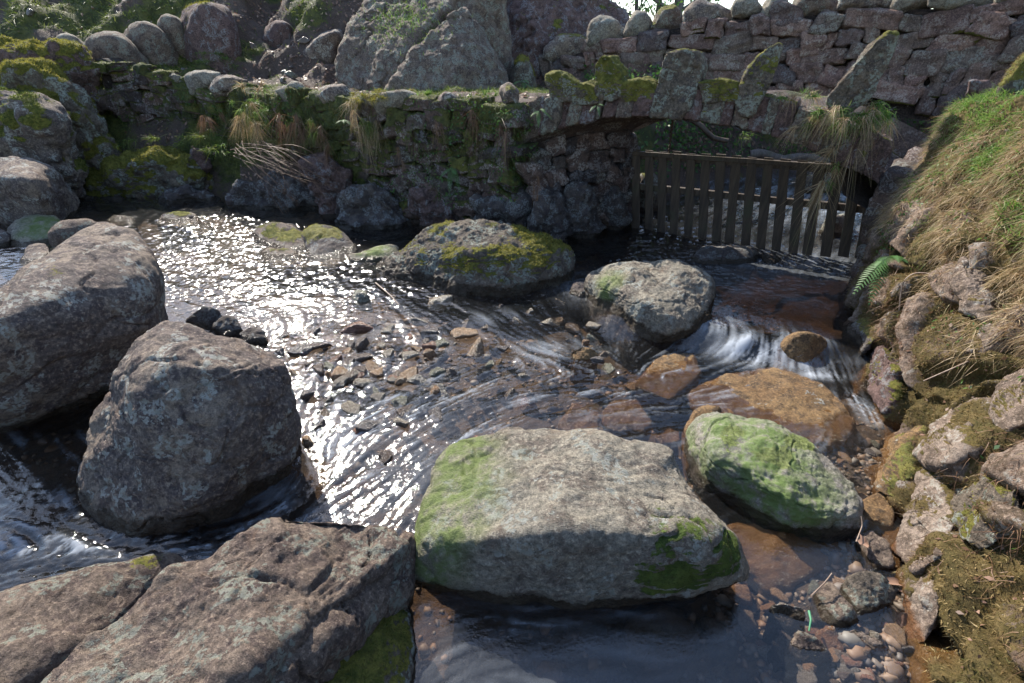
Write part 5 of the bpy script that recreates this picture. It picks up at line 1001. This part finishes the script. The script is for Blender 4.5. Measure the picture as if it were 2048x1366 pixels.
# trailing bracken stalks
t = thing("dead_bracken", at_y(470, 300, 7.0), "fallen bundle of long brown bracken stalks sweeping down to the dark wet rocks", "bracken"); ac = Acc(); r_ = np.random.default_rng(60)
for k in range(34):
    a = at_y(455 + r_.uniform(0, 90), 292 + r_.uniform(-12, 22), 6.75); b = at_y(620 + r_.uniform(-60, 70), 375 + r_.uniform(-30, 55), 6.1); m_ = (a + b) / 2 + np.array([r_.normal(0, .16), -.1 + r_.normal(0, .1), r_.uniform(.0, .35)])
    s_ = np.linspace(0, 1, 9)[:, None]; v, f = tube(a * (1 - s_) ** 2 + 2 * m_ * s_ * (1 - s_) + b * s_ ** 2, .0042, .0015, 4); ac.add(v, f, rnd=r_.random() * .7, tt=0)
ac.build("stalks", M['straw_red'], parent=t, origin=np.array(t.location))

# ferns
def frond(base, dir_, L, ac, nleaf=15, droop=.6, wl=.28, seed=1):
    r_ = np.random.default_rng(seed); d = np.array(dir_, float); d /= np.linalg.norm(d); base = np.array(base); s_ = np.linspace(0, 1, nleaf + 4)
    pts = base + d * L * s_[:, None] + np.array([0, 0, -1]) * (droop * L * s_ ** 2)[:, None]
    v, f = tube(pts, .0022, .0008, 4); ac.add(v, f, rnd=.2, tt=0)
    side = np.cross(d, [0, 0, 1.]); side /= np.linalg.norm(side) + 1e-9; rn = r_.random()
    for i in range(3, nleaf + 4):
        t = s_[i]; ll = L * wl * (math.sin(math.pi * min(1, t * .93 + .08)) ** .7) * (1.05 - .55 * t)
        tg = pts[i] - pts[i - 1]; tg /= np.linalg.norm(tg); wd = L / nleaf * .30
        for sg in (-1, 1):
            o_ = side * sg + tg * .45 + np.array([0, 0, -.15]); o_ /= np.linalg.norm(o_); q = []
            for u_, w_ in ((0, .5), (.3, 1), (.65, .8), (1, .08)):
                c = pts[i] + o_ * ll * u_ - np.array([0, 0, .12]) * ll * u_ * u_; q += [c - tg * wd * w_, c + tg * wd * w_]
            q = np.array(q); ac.add(q, np.array([[0, 1, 3, 2], [2, 3, 5, 4], [4, 5, 7, 6]]), rnd=.35 + .5 * rn, tt=u_ * 0)
def fern(base, fr, label, mat='fern', name="fern", seed=1, droop=.6):
    t = thing(name, base, label, "fern"); r_ = np.random.default_rng(seed)
    for k, (d, L) in enumerate(fr):
        ac = Acc(); frond(np.array(base) + r_.normal(0, .008, 3), d, L, ac, seed=seed + k, droop=droop); ac.build("frond", M[mat], parent=t, origin=np.array(base))
    return t
fern(at_y(1778, 515, 3.12), [((-.5, -.3, .3), .24), ((-.8, -.4, -.2), .27), ((-.45, -.6, -.5), .24), ((-.2, -.5, .5), .2), ((.15, -.5, .5), .18)], "bright green fern leaning out over the pool from the right bank", seed=3)
fern(at_y(1865, 712, 2.62), [((-.6, -.4, .3), .1), ((.3, -.5, .4), .09), ((-.2, -.6, .0), .08)], "tiny green fern on the right bank below the pale stones", seed=5)
fern(at_y(690, 240, 6.2), [((.1, -.6, .3), .15), ((-.4, -.5, .3), .14), ((.5, -.5, .1), .14)], "small dark fern on the wall below the straggly olive grass", seed=7)
fern(at_y(905, 335, 5.6), [((.2, -.6, .3), .2), ((-.5, -.5, .1), .2), ((.3, -.6, -.4), .2), ((-.1, -.5, -.5), .2)], "fern growing low on the dark wall above the humped boulder", seed=9)
fern(at_y(1080, 222, 5.15), [((.2, -.5, .3), .13), ((-.5, -.5, .2), .13), ((.6, -.4, 0), .13), ((0, -.6, -.3), .13)], "pale little fern on the first arch stones of the bridge", seed=11)
fern(at_y(1192, 212, 4.85), [((.3, -.5, .4), .09), ((-.5, -.5, .0), .09), ((.1, -.6, -.2), .08)], "very small pale fern beside the squat mossy upright stone", seed=13)
fern(at_y(1045, 165, 8.6), [((.3, -.5, .4), .25), ((-.5, -.5, .3), .25), ((.6, -.4, .1), .22), ((0, -.6, .2), .25)], "fern at the foot of the boundary wall's left end, beside the path", seed=15)
# bramble hoops on the right bank
for k, (pp_, lab) in enumerate([([(1795, 668, 3.0), (1800, 600, 3.0), (1806, 552, 3.05), (1850, 540, 3.0), (1885, 560, 2.9), (1870, 610, 2.85), (1838, 640, 2.85)], "brown bramble stem looping in a hoop on the right bank beside the fern"), ([(1800, 520, 3.3), (1850, 503, 3.15), (1880, 520, 3.05), (1887, 548, 3.0)], "short arching bramble stem above the looped one"), ([(1700, 735, 2.2), (1860, 665, 2.2), (2010, 620, 2.25)], "long straight pale stalk lying slantwise across the right bank")]):
    q = np.array([at_y(x, y, Y - .12) if k < 2 else at_y(x + 140, y + 30, Y - .1) for x, y, Y in pp_]); q = resample(q, 40); q = sm(q, 3); v, f = tube(q, .0045 if k < 2 else .003, .003, 6)
    tag(mkmesh("bramble_stem" if k < 2 else "stalk", v, f, M['twig'], origin=q[0]), lab, "stem")

# leaf litter and small weeds on the right bank
P, n = scatter(BANKV, BANKF, 260, (BANKV[:, 2] > .1) * 1.0 * (BANKV[:, 0] < 4.6), 17, 2200)
r_ = np.random.default_rng(8); nn = n + r_.normal(0, .4, n.shape); nn /= np.linalg.norm(nn, axis=1)[:, None]
def leaves(name, P, n, size, mat, label, cat, kind, seed):
    r_ = np.random.default_rng(seed); m = len(P); a = np.cross(n, r_.normal(0, 1, (m, 3))); a /= np.linalg.norm(a, axis=1)[:, None]; b = np.cross(n, a) + n * r_.normal(0, .35, (m, 1)); s = size * r_.uniform(.5, 1.2, (m, 1))
    c = P + n * s * .25; V = np.stack([c - a * s, c - b * s * .5 + n * s * .15, c + a * s, c + b * s * .5 + n * s * .1], 1).reshape(-1, 3); F = np.arange(m * 4).reshape(-1, 4)
    return tag(mkmesh(name, V, F, M[mat], {"rnd": np.repeat(r_.random(m), 4), "tt": np.zeros(m * 4)}), label, cat, kind=kind)
leaves("fallen_leaves", P, nn, .014, 'leaf_brown', "dead leaf scraps caught in the moss and grass of the right bank", "leaves", "stuff", 18)
P, n = scatter(BANKV, BANKF, 1500, sstep(.35, .9, BANKV[:, 2]) * sstep(.15, .4, fbm(BANKV * 3.1, 3, 95)), 19, 7000)
nn = n + np.random.default_rng(9).normal(0, .5, n.shape); nn /= np.linalg.norm(nn, axis=1)[:, None]
leaves("weeds", P + n * .02, nn, .012, 'leaf_green', "small-leaved green weeds growing in patches on the right bank", "weeds", "stuff", 20)
P, n = scatter(BANKV, BANKF, 1100, (BANKV[:, 2] > .08) * sstep(1.3, .9, BANKV[:, 2]) * sstep(-.1, .4, fbm(BANKV * 2.2 + 9, 3, 96)), 33, 6000)
put_blades("dry_grass", P, n * .35 + down, .07, .0028, 'straw_red', "scattered brown dead stalks lying over the lower right bank", "grass", "stuff", droop=.4, lean=.8, segs=3, seed=34)

wm = bpy.data.objects["stonework"]; wv = np.empty(len(wm.data.vertices) * 3, np.float32); wm.data.vertices.foreach_get("co", wv); wv = wv.reshape(-1, 3).astype(float) + np.array(ret.location)
wfc = np.empty(len(wm.data.polygons) * 3, np.int32); wm.data.loops.foreach_get("vertex_index", wfc); wfc = wfc.reshape(-1, 3); WN = vnormals(wv, wfc)
P, n = scatter(wv, wfc, 900, (WN[:, 1] < -.2) * sstep(.05, .4, fbm(wv * 2.4 + 3, 3, 97)) * (wv[:, 2] > .25), 51, 5000)
nn = n + np.random.default_rng(52).normal(0, .45, n.shape); nn /= np.linalg.norm(nn, axis=1)[:, None]
o = leaves("ivy", P + n * .03, nn, .017, 'leaf_green', "small-leaved ivy and herbs growing in patches over the retaining wall", "ivy", "stuff", 53)
P, n = scatter(wv, wfc, 700, (wv[:, 2] > .5) * sstep(.0, .35, fbm(wv * 1.9 + 8, 3, 98)) * (WN[:, 1] < 0), 54, 6000)
put_blades("grass", P, n * .5 + np.array([0, -.3, .1]), .10, .005, 'grass_dark', "thin green grass sprouting from the joints of the retaining wall", "grass", "stuff", droop=1.3, lean=.5, segs=3, seed=55)
# left bank and hill: dark grass and moss
keep = (tv[:, 0] > -9.5) & (tv[:, 0] < 6.5) & (tv[:, 1] > 6.4) & (tv[:, 1] < 14)
fm = keep[tf].all(1); tff = tf[fm]
msk = keep * np.clip(tm - .45, 0, .4) / .4 * (tv[:, 2] > .1)
P, n = scatter(tv, tff, 2600, np.clip(msk + .12 * keep, 0, 1) * (tv[:, 2] > .1) * (tv[:, 1] < 9) * (tv[:, 0] < .5), 21, 45000)
put_blades("grass", P, n * .5 + np.array([0, -.3, .5]), .075, .007, 'grass_dark', "short dark green grass and moss on the left bank below the wall", "grass", "stuff", droop=.6, lean=.6, segs=2, seed=22)
P, n = scatter(tv, tff, 520, np.clip(msk + .05 * keep, 0, 1) * (tv[:, 1] >= 9), 23, 45000)
put_blades("grass", P, n * .5 + np.array([0, -.3, .5]), .13, .014, 'grass_dark', "dark green tufts over the shaded hillside at the top of the picture", "grass", "stuff", droop=.7, lean=.6, segs=2, seed=24)
for (x, y, Y, n, lab) in [(430, 115, 9.9, 300, "green grass clump at the foot of the moss-topped crag"), (250, 285, 7.9, 160, "green blades around the dark hollow left of the moss mound"), (410, 280, 7.7, 420, "dark green grass patch under the wall, above the moss mound"), (470, 300, 7.3, 300, "green grass beside the fallen bracken stalks"), (1500, 262, 7.6, 100, "green shoots on the far bank seen under the arch")]:
    tuft("grass_tuft", at_y(x, y, Y), lab, "grass tuft", [("green_blades", 'grass_dark', n, .16, .008, .8, .6), ("bright_blades", 'grass', n // 4, .14, .007, .8, .6)], (.28, .15, .06), (0, -.3, .5), seed=int(x))
P, n = scatter(OUTC[0], OUTC[1], 1500, np.exp(-((OUTC[0] - at_y(800, 40, 8.6)) / np.array([.45, .6, .28])) [:, :] .__pow__(2).sum(1)), 25, 2500)
tag(put_blades("grass", P, n * .3 + np.array([0, -.3, .7]), .09, .009, 'grass', parent=oc, origin=np.array(oc.location), droop=.5, lean=.4, segs=2, seed=26), kind="stuff")

# leaf litter
lm = (keep & (tv[:, 2] > .25)) * (.06 + np.clip(.55 - tm, 0, .5) * 2)
P, n = scatter(tv, tff, 170, lm, 27, 22000)
leaves("fallen_leaves", P, n, .035, 'leaf_brown', "brown fallen leaves and litter over the path and the slope behind the wall", "leaves", "stuff", 28)
# loose stones on the slope behind the wall
P, n = scatter(tv, tff, 45, (lm > .02) * (tv[:, 1] > 8.6) * (tv[:, 0] < 1.5) * 1.0, 41, 110)
SLM = [(200, 100, "the long low boulder"), (295, 90, "the big smooth domed boulder"), (415, 70, "the moss-topped crag"), (555, 70, "the low rock on the leafy slope"), (645, 95, "the slanting rib of rock"), (700, 110, "the great outcrop"), (510, 165, "the spiky rush"), (60, 60, "the moss-edged ridge"), (600, 165, "the wall's capstones")]
sb = {}
for k, p in enumerate(P):
    u_ = p - [0, 0, CAMZ]; dep = u_[1] * CP - u_[2] * SP; x_ = 1024 + 1000 * u_[0] / dep; y_ = 683 - 1000 * (u_[1] * SP + u_[2] * CP) / dep
    if 0 < x_ < 690 and 0 < y_ < 165:
        o = cobble(p[0], p[1], p[2] + .02, random.uniform(.05, .13), None, "stones on the slope"); dd = [math.hypot(x_ - q[0], y_ - q[1]) for q in SLM]; i_n = int(np.argmin(dd)); q = SLM[i_n]
        sb.setdefault((i_n, int(round(math.atan2(q[1] - y_, x_ - q[0]) / (math.pi / 4))) % 8), []).append((dd[i_n], o))
WHERE = ["right of", "above and right of", "above", "above and left of", "left of", "below and left of", "below", "below and right of"]
for (i_n, k), L in sb.items():
    L.sort(key=lambda t: t[0])
    for j, (_, o) in enumerate(L): o["label"] = (ORD[j] if len(L) > 1 else "lone") + " loose stone lying " + WHERE[k] + " " + SLM[i_n][2]
# far bank greenery seen through the arch
kb = (tv[:, 0] > 1.2) & (tv[:, 0] < 9) & (tv[:, 1] > 6.3) & (tv[:, 1] < 10.6) & (tv[:, 2] > .15); fb = tf[kb[tf].all(1)]
P, n = scatter(tv, fb, 700, kb * (.3 + sstep(-.2, .4, fbm(tv * 1.6, 3, 88))) * 1.0, 29, 9000)
P = P + np.random.default_rng(3).uniform(0, .22, (len(P), 1)) * np.array([0, -.3, 1]); nn = np.random.default_rng(4).normal(0, 1, (len(P), 3)) + [0, -.5, .8]; nn /= np.linalg.norm(nn, axis=1)[:, None]
leaves("undergrowth", P, nn, .035, 'leaf_green', "fresh green undergrowth on the far bank behind the gate", "undergrowth", "stuff", 30)
for k, (x, y, Y, r0, dx, lab) in enumerate([(1365, 225, 7.2, .035, .5, "dark leaning stem on the far bank, seen under the arch left of centre"), (1590, 300, 8.2, .07, 1.4, "mossy fallen log on the far bank behind the gate's top rail")]):
    a = at_y(x - 90, y + (10 if k else -40), Y); b = at_y(x + 90, y + (22 if k else 60), Y - .2); s_ = np.linspace(0, 1, 14)[:, None]; q = a * (1 - s_) + b * s_; q[:, 2] += .03 * np.sin(np.arange(14))
    v, f = tube(q, r0, r0 * .8, 10); v += .01 * fbm(v * 14, 3, 4)[:, None]; tag(mkmesh("log" if k else "branch", v, f, M['bark'] if k else M['wood'], origin=q[0]), lab, "log" if k else "branch")
# rocks in the channel beyond the gate
for k, (ol, Y, lab) in enumerate([([(1640, 500), (1650, 430), (1690, 425), (1705, 470), (1700, 510)], 5.6, "pale mossy rock in the water just behind the gate's right-hand slats"), ([(1590, 385), (1600, 355), (1650, 350), (1680, 372), (1640, 392)], 7.6, "grey rocks at the far water's edge, beyond the gate"), ([(1270, 420), (1275, 350), (1310, 340), (1330, 400), (1320, 440)], 6.6, "mossy rock behind the left-hand slats of the gate")]):
    v, f = blob(ol, Y, .1, .3, down=.3, sub=5, p=10, seed=600 + k, amp=.04, freq=3, fine=.01); finish_rock("rock", v, f, 'rock_moss', lab, "rock", moss=.35, seed=600 + k)

# trees beyond the wall, seen through the gap
def tree(x, Y, H, r0, label, seed):
    r_ = np.random.default_rng(seed); b = at_y(x, 120, Y); b[2] = 1.2; t = thing("tree", b, label, "tree", "trees beyond the boundary wall"); q = np.array([b + [r_.normal(0, .05) * k, r_.normal(0, .05) * k, H * k / 8] for k in range(9)])
    ac = Acc(); v, f = tube(q, r0, r0 * .35, 8); ac.add(v, f); tips = []
    for k in range(16):
        i = r_.integers(1, 8); a = q[i]; d = np.array([r_.normal(), r_.normal(), .6]); d /= np.linalg.norm(d); L = H * r_.uniform(.12, .3); pts = np.array([a + d * L * s + np.array([0, 0, .1 * L * s * s]) for s in np.linspace(0, 1, 6)]); v, f = tube(pts, r0 * .35, r0 * .08, 5); ac.add(v, f); tips += list(pts[2:])
    ac.build("trunk", M['bark'], parent=t, origin=b); tips = np.array(tips); P = tips[r_.integers(0, len(tips), 1500)] + r_.normal(0, H * .05, (1500, 3)); nn = r_.normal(0, 1, (1500, 3)); nn /= np.linalg.norm(nn, axis=1)[:, None]
    o = leaves("crown", P, nn, .05, 'leaf_green', None, None, None, seed); o.parent = t; o.matrix_parent_inverse.identity(); o.location = -Vector(b)
for k, (x, Y, H, r0, lab) in enumerate([(1262, 15, 6, .06, "slender sunlit tree just right of the cliff edge"), (1300, 17, 7, .09, "second slender tree from the cliff, seen in the gap above the wall"), (1335, 16, 6.5, .16, "thickest trunk in the gap above the boundary wall"), (1372, 18, 7, .07, "thin tree at the right side of the gap above the wall"), (1405, 20, 7, .09, "rightmost tree trunk in the gap, half behind the capstones")]):
    tree(x, Y, H, r0, lab, 700 + k)
for k, (x, Y, H) in enumerate([(1500, 19, 7), (1650, 18, 7.5), (1820, 17, 7), (1990, 18, 7)]): pass

# small bits in the shallows
def twig(pts, r, label, name="twig"):
    q = sm(resample(np.array(pts), 24), 2); v, f = tube(q, r, r * .5, 6); tag(mkmesh(name, v, f, M['twig'], origin=q[0]), label, "twig")
twig([at_z(1625, 1190, .03), at_z(1650, 1165, .09), at_z(1665, 1145, .12)], .004, "thin twig sticking up beside the streaked brown stone")
twig([at_z(1712, 1085, .08), at_z(1725, 1050, .1), at_z(1722, 1030, .13)], .003, "pale twig propped on the tip of the lime green boulder")
twig([at_z(1000 - 250, 565, .06), at_z(780, 590, .05), at_z(800, 612, .03)], .008, "short stick caught in the current at the left end of the humped boulder")
def leaf1(p, s, label, mat='leaf_brown', seed=1, long=1.0):
    r_ = np.random.default_rng(seed); an = r_.uniform(0, 6.28); n = 12; V = [[0, 0, .006]]
    for k in range(n):
        a = 2 * math.pi * k / n; rr = s * (1 + .28 * math.cos(a * 5)) * (1 if long == 1 else 1 / math.hypot(math.cos(a) / long, math.sin(a) * long)); x, y = rr * math.cos(a), rr * .65 * math.sin(a); V.append([x * math.cos(an) - y * math.sin(an), x * math.sin(an) + y * math.cos(an), .01 * math.sin(a * 2 + seed) + .01])
    V = np.array(V) + p; F = np.array([[0, k + 1, (k + 1) % n + 1] for k in range(n)]); tag(mkmesh("leaf", V, F, M[mat], {"rnd": np.full(len(V), .7), "tt": np.zeros(len(V))}, origin=np.array(p)), label, "leaf")
leaf1(at_z(1728, 1088, .06), .03, "curled dead leaf resting by the tip of the lime green boulder", seed=2)
leaf1(at_z(1812, 1152, .04), .03, "pinkish dead leaf stranded at the waterline of the right bank", seed=3)
leaf1(at_z(1790, 1168, .02), .028, "rusty wet leaf beside the pinkish one", seed=4)
leaf1(at_z(1808, 1190, .02), .022, "small orange leaf below the rusty wet one", seed=5)
v, f = tube(resample(np.array([at_z(1618, 1222, .045), at_z(1622, 1240, .045), at_z(1618, 1262, .03)]), 10), .005, .003, 8); M['scrap'] = leaf_mat('green_scrap', [(.06, .24, .12), (.08, .28, .14)], .2)
tag(mkmesh("leaf_stalk", v, f, M['scrap'], {"rnd": np.full(len(v), .5), "tt": np.zeros(len(v))}, origin=v.mean(0)), "bright green leaf scrap lying between two stones in the shallows", "leaf")
tuft("grass_tuft", at_y(1905, 1175, 1.28), "small bleached grass wisp stuck to the lower right bank", "grass tuft", [("blades", 'straw', 60, .09, .003, .3, .25)], (.01, .01, .01), (.25, -.5, -.5), seed=90)
